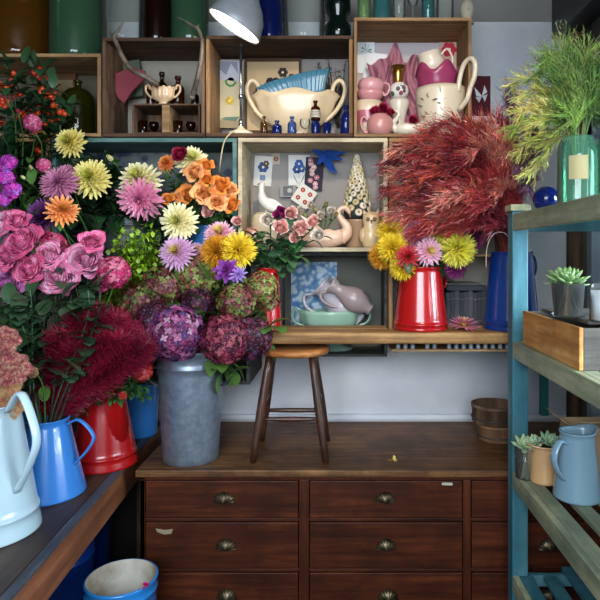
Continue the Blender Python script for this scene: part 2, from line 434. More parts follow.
# floral wallpaper at the back of the teal crate
def floral():
    m, nt, b = newmat('dark_floral_paper'); v = coords(nt, (1, 1, 1))
    vo = N(nt, 'ShaderNodeTexVoronoi'); vo.inputs['Scale'].default_value = 16; nt.links.new(v, vo.inputs['Vector'])
    g = noise(nt, v, 30, 3, .6)
    ad = N(nt, 'ShaderNodeMath', operation='MULTIPLY_ADD'); ad.inputs[1].default_value = .5; nt.links.new(g, ad.inputs[0]); nt.links.new(vo.outputs['Distance'], ad.inputs[2])
    c = ramp(nt, ad.outputs[0], [(.42, lin('#141c3a')), (.55, lin('#2b3346')), (.62, lin('#4c5459')), (.9, lin('#58605f'))])
    nt.links.new(c, b.inputs['Base Color']); b.inputs['Roughness'].default_value = .6
    return m
def bluepattern():
    m, nt, b = newmat('blue_leaf_paper'); v = coords(nt, (1, 1, 1))
    vo = N(nt, 'ShaderNodeTexVoronoi', feature='SMOOTH_F1'); vo.inputs['Scale'].default_value = 48; nt.links.new(v, vo.inputs['Vector'])
    c = ramp(nt, vo.outputs['Distance'], [(.3, lin('#b9cad4')), (.5, lin('#5f8bb4')), (.8, lin('#2f6598'))])
    nt.links.new(c, b.inputs['Base Color']); b.inputs['Roughness'].default_value = .6
    return m
crA = crate(-60, 101, 53, 137, 'pine crate at the upper left holding the big brown glass demijohn', w_crate, w_cratey, back=bk_olive)
crB = crate(102, 205, 37, 137, 'dark old crate hung with antlers, holding brown bottles and a shell vase', w_dark, w_darkz, back=bk_pale)
crC = crate(205.5, 353, 35, 137, 'wide brown crate holding the cream two-handled vase and ribbed blue bowl', w_dark, w_cratey, back=bk_grey)
crD = crate(353.5, 472, 17, 137, 'tallest top crate, filled with pink and cream china', w_crate, w_cratey, back=bk_lilac, t=.016)
crF = crate(-110, 50, 137.5, 283, 'brown crate at far left behind the magenta stocks', w_crate, w_cratey, back=bk_olive)
crE = crate(51, 237, 137.5, 283, 'teal painted crate with dark floral wallpaper behind the dahlias', w_teal, w_teal, back=floral(), t=.02)
crG = crate(237.5, 388, 137.5, 252, 'pale limed crate in the middle holding the pink swan planter', w_white, w_white, back=bk_grey, t=.02)
crI = crate(277, 387.5, 252.6, 357, 'grey crate with blue patterned paper holding two tilted pitchers', w_grey, w_grey, back=plain('grey_green_back', '#5d5e55', .8), t=.014, d=2.61, inset=2.83)
crJ = crate(120, 250, 283.5, 385, 'small grey crate hanging behind the zinc bucket of hydrangeas', w_grey, w_grey, back=bk_olive)
crK = crate(-110, 119, 284, 400, 'dark crate added as shade behind the rose leaves at the far left', w_dark, w_darkz, back=bk_olive, d=2.72, inset=2.84)  # added crate, its dark wood gives the shade between the rose leaves
zH = 1.27
crH = crate(388.5, 515, 137.5, 332.4, 'brown crate behind the copper grasses with a row of dark books', w_crate, w_cratey, back=bk_pale, t=.018, shelf=254)
# plank
pl = thing('shelf_plank', 'long worn wooden plank shelf below the crates', 'shelf', (.3, 2.42, 1.27))
MB().box(X(266, 2.36), 1.05, 2.355, 2.498, 1.272, 1.32).build('board', w_plank, pl, False, True, .012)
MB().box(X(266, 2.5), .208, 2.498, 2.606, 1.272, 1.32).build('inner_board', w_plank, pl, False, True, .003)
MB().box(X(516, 2.5), 1.05, 2.5, 2.88, 1.272, 1.32).build('rear_board', w_plank, pl, False, True, .004)
bracket = MB(); bracket.beam((1.02, 2.86, .84), (1.02, 2.86, 1.27), .036, .03, (0, 1, 0)); bracket.beam((.80, 2.80, 1.262), (1.01, 2.84, 1.11), .03, .03)
t = bracket.build('shelf_bracket', tealb, None, False, bev=.002); tag(t, 'teal metal bracket under the right end of the plank', 'bracket')
# little dark rack of tubes under the plank
rk = thing('tube_rack', 'narrow dark rack of pale glass tubes under the plank', 'rack', (.35, 2.5, 1.22))
x0, x1 = X(391, 2.45), X(512, 2.45)
MB().box(x0, x1, 2.42, 2.62, 1.232, 1.24).box(x0, x1, 2.61, 2.62, 1.24, 1.3015).build('tray', w_plank, rk, False, True)
tub = MB().lathe([(.009, 0), (.0095, .004), (.0095, .018), (.008, .022), (.004, .022)], 10).mesh('tube_end', plain('pale_tube', '#9aa2ad', .35))
for i in range(16):
    if i in (3, 6): continue
    o = bpy.data.objects.new('tube', tub); col.objects.link(o); o.parent = rk
    o.location = V((x0 + .03 + i * .031, 2.44, 1.2405)) - rk.location

# ================================================================ SHELF UNIT (right)
SX, SY = .63, 2.12
su = thing('shelf_unit', 'blue-green painted slatted shelf unit on the right, holding succulents', 'shelf unit', (.86, 1.55, 0))
for (x, y) in ((SX, SY), (SX, .95), (1.09, SY), (1.09, .95)):
    MB().box(x, x + .058, y - .03, y + .03, 0, 1.80).build('post', w_blue, su, False, True, .004)
MB().box(SX - .008, SX + .066, SY - .04, SY + .04, 1.80, 1.825).build('post_cap', w_green, su, False, True, .004)
levels = [1.79, 1.325, .85, .47]
for li, z in enumerate(levels):
    hh = .062 if li < 2 else .06
    for x in (SX + .001, 1.15):
        MB().box(x, x + .022, .93, SY - .031, z - hh, z).build('side_rail', w_green, su, False, True, .003)
    for y in (SY - .0, .93):
        MB().box(SX + .06, 1.088, y, y + .022, z - hh, z - .018).build('cross_rail', w_blue, su, False, True, .003)
    ns = 6
    for k in range(ns):
        w = .048; x = SX + .024 + (1.145 - SX - .024 - w) * k / (ns - 1)
        ya = (.985 if k in (0, 1, ns - 1) else .93); yb = SY - .033 if k in (0, 1, ns - 1) else SY + .03
        MB().box(x, x + w, ya, yb, z - .018, z).build('slat', w_green if li < 3 else w_blue, su, False, True, .003)

# ================================================================ STOOL
st = thing('wooden_stool', 'small dark round-seated wooden stool standing on the chest of drawers', 'stool', (-.205, 2.45, CT))
sc_ = V((.012, 0, 0)); sh = .45
def seatfn(r, z, a, t): return (r, z - (.006 * (1 - (r / .15)**2) if z > .43 else 0))
MB().lathe([(.001, .418), (.12, .418), (.143, .423), (.150, .434), (.148, .444), (.140, .45), (.09, .45), (.04, .45), (.001, .45)], 48, (.012, 0, 0), fn=seatfn, capb=False).build('seat', w_seat, st)
ft = {}; 
for sx in (-1, 1):
    for sy in (-1, 1):
        a = V((sx * .148, sy * .137, 0)); b = V((.0 + sx * .088, sy * .075, .422)); ft[(sx, sy)] = (a, b)
        pts = [a.lerp(b, k / 6) for k in range(7)]
        MB().tube(pts, [.0125, .015, .017, .018, .0175, .016, .0145], 12).build('leg', w_leg, st)
def rung(k1, k2, h1, h2, mat):
    a = ft[k1][0].lerp(ft[k1][1], h1); b = ft[k2][0].lerp(ft[k2][1], h2)
    MB().tube([a.lerp(b, k / 6) for k in range(7)], [.0075, .009, .010, .0105, .010, .009, .0075], 10).build('rung', mat, st)
rung((-1, -1), (1, -1), .40, .40, w_leg); rung((-1, 1), (1, 1), .34, .34, w_leg)
rung((-1, -1), (-1, 1), .52, .52, w_leg); rung((1, -1), (1, 1), .52, .52, w_leg)

# baskets + petals on the chest
m = MB()
def sieve(px, d, z, r, h, label, wd):
    t = thing('wooden_sieve', label, 'sieve', (X(px, d), d, z))
    def fn(rr, zz, a, u): return (rr * (1 + .012 * math.sin(3 * a) ), zz)
    MB().lathe([(r * .93, 0), (r, .006), (r * 1.0, h * .8), (r * 1.04, h * .82), (r * 1.04, h), (r * .97, h), (r * .95, .01), (.001, .01)], 36, fn=fn, capb=True).build('rim', wd, t)
    MB().tube([V((math.cos(a) * (r + .004), math.sin(a) * (r + .004), h * .3)) for a in lerpl([0, 2 * PI], 33)], .003, 6, cap=False).build('wire_band', zincd, t)
sieve(497, 2.62, CT, .09, .075, 'lower of two stacked round wooden sieves at the right end of the chest', wood('sieve_wood', '#4d3424', '#7d5a40', '#a07b5b', 'z', .6, 20))
sieve(494, 2.62, CT + .076, .098, .085, 'upper of two stacked round wooden sieves, with a dark rim', wood('sieve_wood_dark', '#33251c', '#5e4636', '#86684f', 'z', .6, 20))
m = MB()
for k in range(7): m.leaf((rnd(-.012, .012), rnd(-.01, .01), rnd(0.001, .008)), (rnd(-1, 1), rnd(-1, 1), rnd(0, .6)), .022, .007, lin(random.choice(['#c9a020', '#d8c468', '#8a5a18'])), .8)
t = m.build('fallen_petals', plant); t.location = (X(393, 2.32), 2.32, CT + .001); tag(t, 'crumpled yellow petals fallen on the chest top', 'petals')
# ================================================================ VESSELS
def jug(name, label, cat, x, y, z0, h, rb, rt, mat, hang=0, hh=(.95, .25), out=.07, hr=.012, spout=True, rise=.0, lining=None, band=.12, group=None, neck=None, bulge=0):
    t = thing(name, label, cat, (x, y, z0), 0, group)
    sa = hang + PI
    def fn(r, z, a, u):
        if spout and z > h * .86 and r > rt * .7:
            k = ((z - h * .86) / (h * .14)); d = math.cos(a - sa)
            g = max(0, d) ** 6 * k
            return r + g * rt * .42, z + g * h * .045
        return r, z
    pr = [(rb * .96, 0), (rb * 1.01, .004), (rb, .01)]
    for k in range(1, 15):
        q = k / 14; pr.append((rb + (rt - rb) * q + bulge * math.sin(PI * q), .01 + (h - .012) * q))
    if band:
        pr += [] ; i = max(2, int(2 + 14 * band)); zz = pr[i][1]; rr = pr[i][0]
        pr[i:i+1] = [(rr, zz - .004), (rr + .0035, zz - .002), (rr + .0035, zz + .002), (rr, zz + .004)]
    pr += [(rt + .004, h), (rt + .004, h + .004), (rt - .004, h + .004), (rt - .005, h - .01), (rb - .012, .02), (.001, .018)]
    MB().lathe(pr, 56, fn=fn).build('body', mat, t)
    if hh:
        d = V((math.cos(hang), math.sin(hang), 0)); side = V((-math.sin(hang), math.cos(hang), 0))
        r1 = rb + (rt - rb) * hh[0] + bulge * math.sin(PI * hh[0]); r2 = rb + (rt - rb) * hh[1] + bulge * math.sin(PI * hh[1]); z1 = h * hh[0]; z2 = h * hh[1]
        pts = smooth_path([d * (r1 - .003) + V((0, 0, z1)), d * (r1 + out * .55) + V((0, 0, z1 + h * rise + .01)), d * (max(r1, r2 * .85) + out) + V((0, 0, z1 - (z1 - z2) * .25)),
                           d * ((r1 + r2) / 2 + out * .75) + V((0, 0, z1 - (z1 - z2) * .6)), d * (r2 - .003) + V((0, 0, z2))], 6)
        MB().tube(pts, hr, 10, side=side, flat=.45).build('handle', mat, t)
    return t
jug('enamel_jug', 'tall pale blue-white enamel jug at the near left end of the bench', 'jug', -1.07, 1.74, .80, .385, .145, .085, e_white, -.38, (.97, .36), .095, .015, rise=.12, band=.17)
jug('enamel_jug', 'bright blue enamel jug between the pale jug and the red jug', 'jug', -1.035, 2.02, .80, .262, .128, .072, e_blue, -.12, (.93, .40), .085, .010, rise=.03, band=0)
jug('enamel_jug', 'red enamel jug standing on the left bench', 'jug', X(104, 2.31), 2.31, .80, .275, .130, .082, e_red, 2.6, (.9, .4), .07, .011, band=.18)
jug('enamel_jug', 'red enamel jug on the plank holding yellow and pink chrysanthemums', 'jug', X(420.5, 2.475), 2.475, 1.32, .265, .117, .088, e_red, .55, (.84, .55), .05, .009, spout=False, band=.12)
jug('enamel_jug', 'narrow red enamel jug holding the pink rose posy', 'jug', X(268, 2.42), 2.425, 1.321, .26, .058, .043, e_red, 2.4, (.9, .5), .03, .006, spout=False, band=0)
jug('enamel_jug', 'tall blue enamel jug holding the copper grasses behind the shelf post', 'jug', X(512, 2.47), 2.48, 1.32, .33, .118, .088, e_navy, .3, (.93, .6), .035, .008, spout=False, band=.1)
def pail(name, label, cat, x, y, z0, h, rb, rt, mat, lin_=None, ears=False, bands=(), rim=.005, fnx=None):
    t = thing(name, label, cat, (x, y, z0))
    pr = [(rb * .97, 0), (rb, .006)]; n = 16
    for k in range(1, n + 1):
        q = k / n; r = rb + (rt - rb) * q; z = h * q
        pr.append((r, z))
        for b in bands:
            if abs(q - b) < .5 / n: pr += [(r + .004, z + .004), (r + .004, z + .008), (r, z + .012)]
    pr += [(rt + rim, h + .013), (rt + rim, h + .018), (rt - .002, h + .019)]
    MB().lathe(pr, 56, fn=fnx).build('body', mat, t)
    MB().lathe([(rt - .002, h + .018), (rt - .005, h - .01), (rb - .006, .02), (.001, .018)], 56, capb=False).build('lining', lin_ or mat, t)
    if ears:
        for a in ears:
            d = V((math.cos(a), math.sin(a), 0)); sd = V((-math.sin(a), math.cos(a), 0)); r = rb + (rt - rb) * .80; z = h * .80
            pts = smooth_path([d * r + V((0, 0, z + .03)) + sd * .0, d * (r + .03) + V((0, 0, z + .028)), d * (r + .048) + V((0, 0, z)), d * (r + .02) + V((0, 0, z - .035)), d * (r - .002) + V((0, 0, z - .045))], 5)
            MB().tube(pts, .0045, 8).build('handle', zincd, t)
            MB().box(-.004, .004, -.014, .014, -.02, .02, M=Matrix.Translation(d * (r + .001) + V((0, 0, z + .02))) @ Matrix.Rotation(a, 4, 'Z')).build('bracket', zincd, t)
    return t
pail('zinc_bucket', 'tall galvanised zinc bucket full of hydrangeas on the chest of drawers', 'bucket', X(191, 2.37), 2.37, .80, .435, .113, .135, zinc, zincd, (PI * 1.05, -.12), (.88,))
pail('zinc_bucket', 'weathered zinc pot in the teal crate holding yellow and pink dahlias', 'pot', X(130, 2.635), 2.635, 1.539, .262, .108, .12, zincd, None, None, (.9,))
pail('enamel_pot', 'blue pot in the teal crate holding the orange roses', 'pot', X(207, 2.625), 2.625, 1.539, .215, .068, .085, e_blue, None, None)
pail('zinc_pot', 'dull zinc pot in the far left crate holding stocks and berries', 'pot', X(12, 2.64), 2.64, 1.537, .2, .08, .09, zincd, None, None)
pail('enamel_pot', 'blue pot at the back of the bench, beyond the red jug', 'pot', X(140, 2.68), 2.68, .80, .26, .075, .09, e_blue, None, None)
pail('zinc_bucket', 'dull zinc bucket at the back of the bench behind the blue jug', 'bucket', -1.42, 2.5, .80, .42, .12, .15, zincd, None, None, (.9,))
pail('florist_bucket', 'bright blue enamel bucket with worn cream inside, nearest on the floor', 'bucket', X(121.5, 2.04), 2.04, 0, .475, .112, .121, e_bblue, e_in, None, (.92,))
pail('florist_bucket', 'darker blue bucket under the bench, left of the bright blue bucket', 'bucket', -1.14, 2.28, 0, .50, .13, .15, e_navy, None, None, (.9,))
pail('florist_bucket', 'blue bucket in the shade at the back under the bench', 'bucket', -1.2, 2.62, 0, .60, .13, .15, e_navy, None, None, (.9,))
t = MB()
for k in range(9): t.leaf((rnd(-.004, .004), 0, rnd(-.003, .003)), (rnd(-1, 1), rnd(-1, .2), rnd(-.3, 1)), .018, .006, lin('#e0308a'), .8)
t = t.build('fallen_petal', plant); t.location = (X(154, 2.03), 1.96, .506); tag(t, 'magenta petals stuck on the rim of the bright blue bucket', 'petals')

# ---- glass jars on the crates
def jar(label, px, w, d, z0, h, mat, shape='cyl', name='glass_jar', cat='jar', group=None, seg=36):
    r = U(w, d) / 2; t = thing(name, label, cat, (X(px, d), d, z0), 0, group)
    if shape == 'cyl': pr = [(r * .9, 0), (r * .98, .008), (r, .03), (r, h * .82), (r * .92, h * .93), (r * .8, h), (r * .83, h + .006), (r * .76, h + .004)]
    elif shape == 'demi': pr = [(r * .85, 0), (r * .98, .02), (r, h * .3), (r, h * .6), (r * .9, h * .75), (r * .6, h * .84), (r * .2, h * .88), (r * .2, h * .97), (r * .26, h * .975), (r * .26, h), (r * .16, h)]
    elif shape == 'waist': pr = [(r * .8, 0), (r, .01), (r, h * .30), (r * .72, h * .38), (r * .7, h * .45), (r * .98, h * .55), (r, h * .85), (r * .5, h * .95), (r * .5, h)]
    elif shape == 'bottle': pr = [(r * .9, 0), (r, .003), (r, h * .58), (r * .85, h * .68), (r * .38, h * .76), (r * .36, h * .9), (r * .5, h * .91), (r * .5, h), (r * .3, h)]
    elif shape == 'tumbler': pr = [(r * .75, 0), (r * .8, .004), (r, h), (r * .94, h), (r * .72, .006)]
    elif shape == 'goblet': pr = [(r * .7, 0), (r * .7, .004), (r * .12, .012), (r * .12, h * .35), (r * .6, h * .45), (r, h * .7), (r * .9, h), (r * .84, h), (r * .9, h * .7)]
    MB().lathe(pr, seg).build('body', mat, t)
    return t
ZA, ZB, ZC, ZD = Z(53, 2.5), Z(37, 2.5), Z(35, 2.5), Z(17, 2.5)
jar('big amber glass jar at the top left corner', 20, 64, 2.665, ZA, .42, g_amber)
jar('big green glass jar beside the amber one', 77, 51, 2.645, ZA, .42, g_green)
jar('clear glass jar between the green jar and the dark brown jar', 123, 40, 2.62, ZB, .38, g_clear)
jar('dark brown glass jar between clear and green jars', 157, 27, 2.6, ZB, .40, g_dark)
jar('green glass jar standing just left of the lamp head', 190, 37, 2.62, ZB, .38, g_green)
jar('cobalt blue glass jar just right of the lamp head', 269, 27, 2.6, ZC, .40, g_navy)
jar('wide clear glass jar beside the cobalt blue jar', 304, 42, 2.63, ZC, .38, g_clear)
jar('waisted dark green glass vase at the end of the brown crate', 338, 26, 2.6, ZC, .26, g_dgreen, 'waist')
jar('pale green tumbler above the pink china, leftmost of the row', 364, 15, 2.57, ZD, .17, g_pale, 'tumbler', 'glass_tumbler', 'glass')
jar('teal glass jar beside the pale green tumbler on the tallest crate', 382, 18, 2.58, ZD, .22, g_teal, 'cyl')
jar('clear glass tumbler right of the teal jar', 399, 14, 2.57, ZD, .18, g_clear, 'tumbler', 'glass_tumbler', 'glass')
jar('clear stemmed goblet in the middle of the top glass row', 413, 14, 2.57, ZD, .19, g_clear, 'goblet', 'glass_goblet', 'glass')
jar('grey-green glass bottle next to the stemmed goblet', 428, 13, 2.57, ZD, .2, g_teal, 'bottle', 'glass_bottle', 'bottle')
jar('clear straight glass left of the small stone head', 445, 17, 2.57, ZD, .18, g_clear, 'cyl')
t = thing('stone_bust', 'small pale stone head at the right end of the tallest crate', 'ornament', (X(467, 2.58), 2.58, ZD))
MB().lathe([(.030, 0), (.032, .006), (.022, .014), (.018, .026), (.026, .04), (.031, .06), (.03, .08), (.022, .1), (.008, .108), (.001, .109)], 24, sy=.85, c=lin('#a59a86')).ball((0, -.028, .06), .006, lin('#a59a86')).build('head', matte, t)

# ---- desk lamp
lb = V((X(243, 2.47), 2.56, Z(137, 2.5)+.0))
lz = crC.location.z + .017
lt = thing('desk_lamp', 'grey desk lamp with a lit tilted shade and cream base', 'lamp', (X(241, 2.56), 2.56, lz))
O = lt.location
MB().lathe([(.058, 0), (.06, .006), (.052, .014), (.03, .024), (.014, .034), (.01, .045), (.001, .046)], 36).build('base', cream, lt)
a = V((0, 0, .04)); b = V((.0, 0, .40)); hp = P(232, 3, 2.40) - O
MB().tube([a, b], .0065, 10).build('stem', chrome, lt)
MB().tube([(0, 0, .165), (0, 0, .185)], .011, 12).build('joint', chrome, lt)
MB().tube([(0, 0, .02), (0, 0, .075)], .011, 12).build('lower_joint', chrome, lt)
e1, e2 = P(210, 13, 2.33) , P(258, 41, 2.33)
oc = (e1 + e2) / 2 - O; R = (e2 - e1).length / 2
axis = V((-.50, -.36, -.86)).normalized()   # opening direction
ax_ = (e2 - e1).normalized(); axis = (V((ax_.z, -.30, -ax_.x)) if ax_.z < 0 else V((-ax_.z, -.30, ax_.x))).normalized()
if axis.z > 0: axis = -axis
axis.y = .03; axis.normalize()
Ms = Matrix.Translation(oc) @ aim(-axis)
sh = [(R, 0), (R * 1.02, .004), (R * .97, .03), (R * .86, .07), (R * .66, .105), (R * .42, .13), (R * .3, .145), (R * .3, .19), (R * .24, .2), (.001, .2)]
MB().lathe(sh, 44, M=Ms, capb=False).build('lamp_shade', lampg, lt)
MB().lathe([(R * .99, .003), (R * .94, .03), (R * .83, .067), (R * .63, .10), (.001, .12)], 44, M=Ms, capb=False).build('shade_lining', plain('white_shade_lining', '#f2efe8', .4), lt)
MB().ball((0, 0, .028), .036, M=Ms, seg=24, rings=16).build('bulb', bulb, lt)
MB().lathe([(.001, .006), (R * .96, .006)], 44, M=Ms, capb=False).build('diffuser', bulb, lt)
tp = Ms @ V((0, 0, .17))
MB().tube([b, b + V((0, 0, .02)), tp], .006, 10).build('arm', chrome, lt)
pts = smooth_path([P(234, 131, 2.5), P(227, 137, 2.485), P(223, 146, 2.475), P(220, 165, 2.48), P(219, 178, 2.6)], 6)
MB().tube(pts, .0028, 6).build('cord', cordm, lt, world=True)
ll = bpy.data.lights.new('lamp_light', 'SPOT'); ll.energy = 5; ll.spot_size = 2.5; ll.spot_blend = .5; ll.color = (1, .88, .72); ll.shadow_soft_size = .05
lo = bpy.data.objects.new('lamp_light', ll); col.objects.link(lo); lo.location = O + oc + axis * .012
lo.rotation_euler = axis.to_track_quat('-Z', 'Y').to_euler()

# ================================================================ CRATE B
zb = crB.location.z + .017
def antler(label, pts, tines, rr):
    t = thing('antler', label, 'antler', pts[0])
    m = MB(); pp = smooth_path(pts, 6); m.tube(pp, lerpl(rr, len(pp)), 10)
    for tn in tines:
        q = smooth_path(tn, 5); m.tube(q, lerpl([rr[1] * .7, rr[1] * .5, .002], len(q)), 8)
    m.ball(pts[0], rr[0] * 1.25, seg=10)
    m.build('beam', plain('antler_bone', '#6b5f50', .5, nscale=25, col2='#3c3228', bumpy=.4) if 'antler_bone' not in MATS else MATS['antler_bone'], t, world=True)
d = 2.47
antler('left forked antler leaning out of the dark crate', [P(156, 84, 2.50), P(143, 76, d), P(131, 69, d), P(122, 56, d), P(116, 42, d), P(113, 36, d)],
       [[P(113.5, 37, d), P(109, 30, d), P(107.5, 22, d)], [P(114, 37, d), P(119, 29, d), P(124, 20, d)]], [.012, .011, .010, .009])
antler('right curved antler leaning out of the dark crate', [P(192, 97, 2.53), P(197, 80, 2.49), P(201, 60, d), P(202, 42, d), P(199, 31, d), P(196, 27, d)],
       [[P(196, 28, d), P(187, 22, d), P(177, 17, d)], [P(196, 28, d), P(198, 26, d), P(199, 24, d)]], [.012, .010, .0085, .008])
def card(name, label, cat, px, py, w, h, d, base, items=(), rz=0, tilt=0, thick=.003, parent=None, cr=None):
    """printed card; w,h in px at depth d; items: (kind,x,y,size,colour) in card units -1..1"""
    W, H = U(w, d) / 2, U(h, d) / 2
    m = MB(); m.box(-W, W, 0, thick, -H, H, lin(base))
    y = -.0006
    for it in items:
        k, x, z, s, c = it[:5]; x *= W; z *= H; s *= min(W, H); c = lin(c)
        if k == 'o': m.disc((x, y, z), s, (0, -1, 0), c, 10)
        elif k == 'f':
            for q in range(6): m.disc((x + s * .6 * math.cos(q * PI / 3), y - .0001 * q, z + s * .6 * math.sin(q * PI / 3)), s * .45, (0, -1, 0), jit(c, .25), 7)
            m.disc((x, y - .001, z), s * .25, (0, -1, 0), lin('#e8d9a0'), 6)
        elif k == 'l':
            x2, z2 = it[5] * W, it[6] * H; m.ribbon(V((x, y, z)), V((x2, y, z2)), .001 + s * .02, c, 1) if False else m.beam((x, y, z), (x2, y, z2), max(.0012, s), .0008, (0, 1, 0), c)
        elif k == 'r': m.add([(x - s, y, z - s * it[5]), (x + s, y, z - s * it[5]), (x + s, y, z + s * it[5]), (x - s, y, z + s * it[5])], [(0, 1, 2, 3)], c)
        elif k == 'p': m.add([(a * W, y - .0002, b * H) for a, b in it[5]], [tuple(range(len(it[5])))], c)
        y -= .0001
    o = m.build(name, paper, None, False); o.location = (X(px, d), d, Z(py, d)); o.rotation_euler = (tilt, rz, 0)
    return tag(o, label, cat)
m = MB(); q = [(109, 76), (133, 67), (145, 71), (143, 80), (131, 92), (124, 103), (118, 98)]
vs = [P(a, b, 2.60 + .0012 * (a - 109)) for a, b in q]; n = len(vs)
m.add([p for p in vs] + [p + V((0, .012, 0)) for p in vs], [tuple(range(n)), tuple(range(n, 2 * n))[::-1]] + [(k, (k + 1) % n, n + (k + 1) % n, n + k) for k in range(n)], lin('#6e2c36'))
tag(m.build('pink_fan', paper, None, False), 'dusky red folded fan leaning at the left of the dark crate', 'fan')
card('tin_box', 'grey-green box standing behind the red card', 'box', 128, 79, 26, 36, 2.70, '#4c5448', [('r', 0, .1, .8, '#586152', .4)], -.12, 0, .03)
# small two-compartment box
sb = thing('small_crate', 'small two-compartment wooden box inside the dark crate', 'box', (X(166, 2.52), 2.52, zb))
x0, x1 = X(132, 2.52), X(200, 2.52); zt = Z(103.5, 2.52)
m = MB(); m.box(x0, x1, 2.52, 2.70, zb, zb + .008); m.box(x0, x1, 2.52, 2.70, zt - .008, zt); m.box(x0, x0 + .008, 2.52, 2.70, zb + .008, zt - .008); m.box(x1 - .008, x1, 2.52, 2.70, zb + .008, zt - .008)
m.box(x0, x1, 2.70, 2.706, zb, zt); m.build('frame', w_darkz, sb, False, True, .0015)
MB().box(X(162, 2.52), X(169.5, 2.52), 2.518, 2.70, zb + .008, zt - .008).build('divider', w_crate, sb, False, True, .0015)
for i, (px, dd, lab) in enumerate(((143, 2.58, 'dark glass in the left half of the little box, left one'), (154, 2.6, 'dark glass in the left half of the little box, right one'),
                              (178, 2.58, 'dark glass in the right half of the little box, left one'), (191, 2.6, 'dark glass in the right half of the little box, right one'))):
    jar(lab, px, 10, dd, zb + .008, .062, g_dark, 'goblet' if i % 2 else 'tumbler', 'small_glass', 'glass', 'dark glasses in the little box', 20)
jar('short brown glass bottle behind the shell vase, leftmost of three', 151, 9, 2.63, zt, .14, g_brown, 'bottle', 'brown_bottle', 'bottle')
jar('tallest brown glass bottle behind the shell vase', 162, 11, 2.64, zt, .175, g_dark, 'bottle', 'brown_bottle', 'bottle')
jar('wide brown glass bottle right of the shell vase', 178, 13, 2.62, zt, .15, g_brown, 'bottle', 'brown_bottle', 'bottle')
jar('small dark bottle at the right corner of the little box', 195, 8, 2.60, zt, .085, g_dark, 'bottle', 'brown_bottle', 'bottle')
def scallop_vase(name, label, cat, px, d, z0, w, h, colr, n=10, amp=.06, foot=.45, hs=1, sy=.6, mat=None, group=None, hr=.005):
    R = U(w, d) / 2; t = thing(name, label, cat, (X(px, d), d, z0), 0, group); c = lin(colr)
    def fn(r, z, a, u): return r * (1 + amp * math.cos(n * a) * (z / h if h else 1)), z + (.04 * h * math.cos(n * a) * max(0, z / h - .6) / .4)
    pr = [(R * foot, 0), (R * foot * 1.05, h * .05), (R * foot * .65, h * .14), (R * foot * .7, h * .2), (R * .72, h * .36), (R * .86, h * .55), (R * .84, h * .75), (R * .9, h * .9), (R * 1.02, h), (R * .97, h), (R * .8, h * .8), (R * .6, h * .4), (.001, h * .3)]
    MB().lathe(pr, 60, fn=fn, sy=sy, c=c).build('body', mat or china, t)
    for s in (-1, 1) if hs else ():
        pts = smooth_path([(s * R * .80, 0, h * .45), (s * R * 1.05, 0, h * .55), (s * R * 1.32, 0, h * .85), (s * R * 1.28, 0, h * 1.12), (s * R * 1.06, 0, h * 1.14), (s * R * .98, 0, h * .93)], 5)
        MB().tube(pts, hr * hs, 9, c).build('handle', mat or china, t)
    return t
scallop_vase('shell_vase', 'small cream ribbed vase with two loop handles on the little box', 'vase', 163, 2.555, zt, 26, .078, '#c9a884', 14, .07, hs=1)

# ================================================================ CRATE C
zc = crC.location.z + .017
t = card('framed_picture', 'tall pale picture with a green wreath at the left of the vase crate', 'picture', 229, 94, 29, 68, 2.72, '#8f8166', [('r', 0, 0, .86, '#b9ab8c', 2.1), ('p', 0, 0, 1, '#a9a7b2', [(-.95, .45), (.9, .35), (.95, .98), (-.95, .98)]),
    ('o', .1, .38, .42, '#4f7a46'), ('o', .1, .38, .26, '#b9ab8c'), ('f', .05, -.2, .3, '#c9a83a'), ('p', 0, 0, 1, '#5d7262', [(-.6, -.75), (.5, -.8), (.8, -.66), (-.2, -.68)]), ('p', 0, 0, 1, '#7b7f8c', [(-.9, .8), (-.2, .55), (.1, .9), (.6, .6), (.5, .95), (-.7, .96)])], .02, 0, .012)
t = card('framed_picture', 'dark-framed print of black flowers behind the ribbed blue bowl', 'picture', 273, 96, 56, 76, 2.73, '#4b3626', [('r', 0, 0, .92, '#b39a77', 1.33), ('f', .0, .25, .34, '#231c22'), ('f', -.45, .05, .26, '#2c2228'), ('f', .35, .62, .18, '#31262a'),
    ('f', -.1, -.05, .3, '#1e1a20'), ('l', -.3, -.6, .012, '#33402c', -.1, .2), ('l', .5, .55, .01, '#33402c', .0, .1), ('f', .66, .5, .12, '#3a2c30')], 0, 0, .014)
# cream mantel vase
t = thing('mantel_vase', 'large cream two-handled mantel vase with a scalloped rim', 'vase', (X(296, 2.66), 2.66, zc))
R = U(80, 2.66) / 2; H = U(46, 2.66)
def fn(r, z, a, u): return r * (1 + .05 * math.cos(6 * a) * z / H), z + .010 * math.cos(6 * a + PI) * max(0, z / H - .7) / .3
cc = lin('#cdb896')
MB().lathe([(R * .42, 0), (R * .44, .008), (R * .36, .016), (R * .48, H * .22), (R * .74, H * .42), (R * .9, H * .66), (R * .96, H * .86), (R * 1.05, H), (R * 1.01, H * 1.01), (R * .9, H * .85), (R * .6, H * .4), (.001, H * .3)], 72, fn=fn, sy=.42, c=cc).build('body', china, t)
for s in (-1, 1):
    pts = smooth_path([(s * R * .70, 0, H * .40), (s * R * .98, 0, H * .62), (s * R * 1.18, 0, H * .92), (s * R * 1.22, 0, H * 1.16), (s * R * 1.1, 0, H * 1.30), (s * R * .95, 0, H * 1.2), (s * R * .90, 0, H * .98), (s * R * .95, 0, H * .84)], 6)
    MB().tube(pts, .0105, 10, cc).build('handle', china, t)
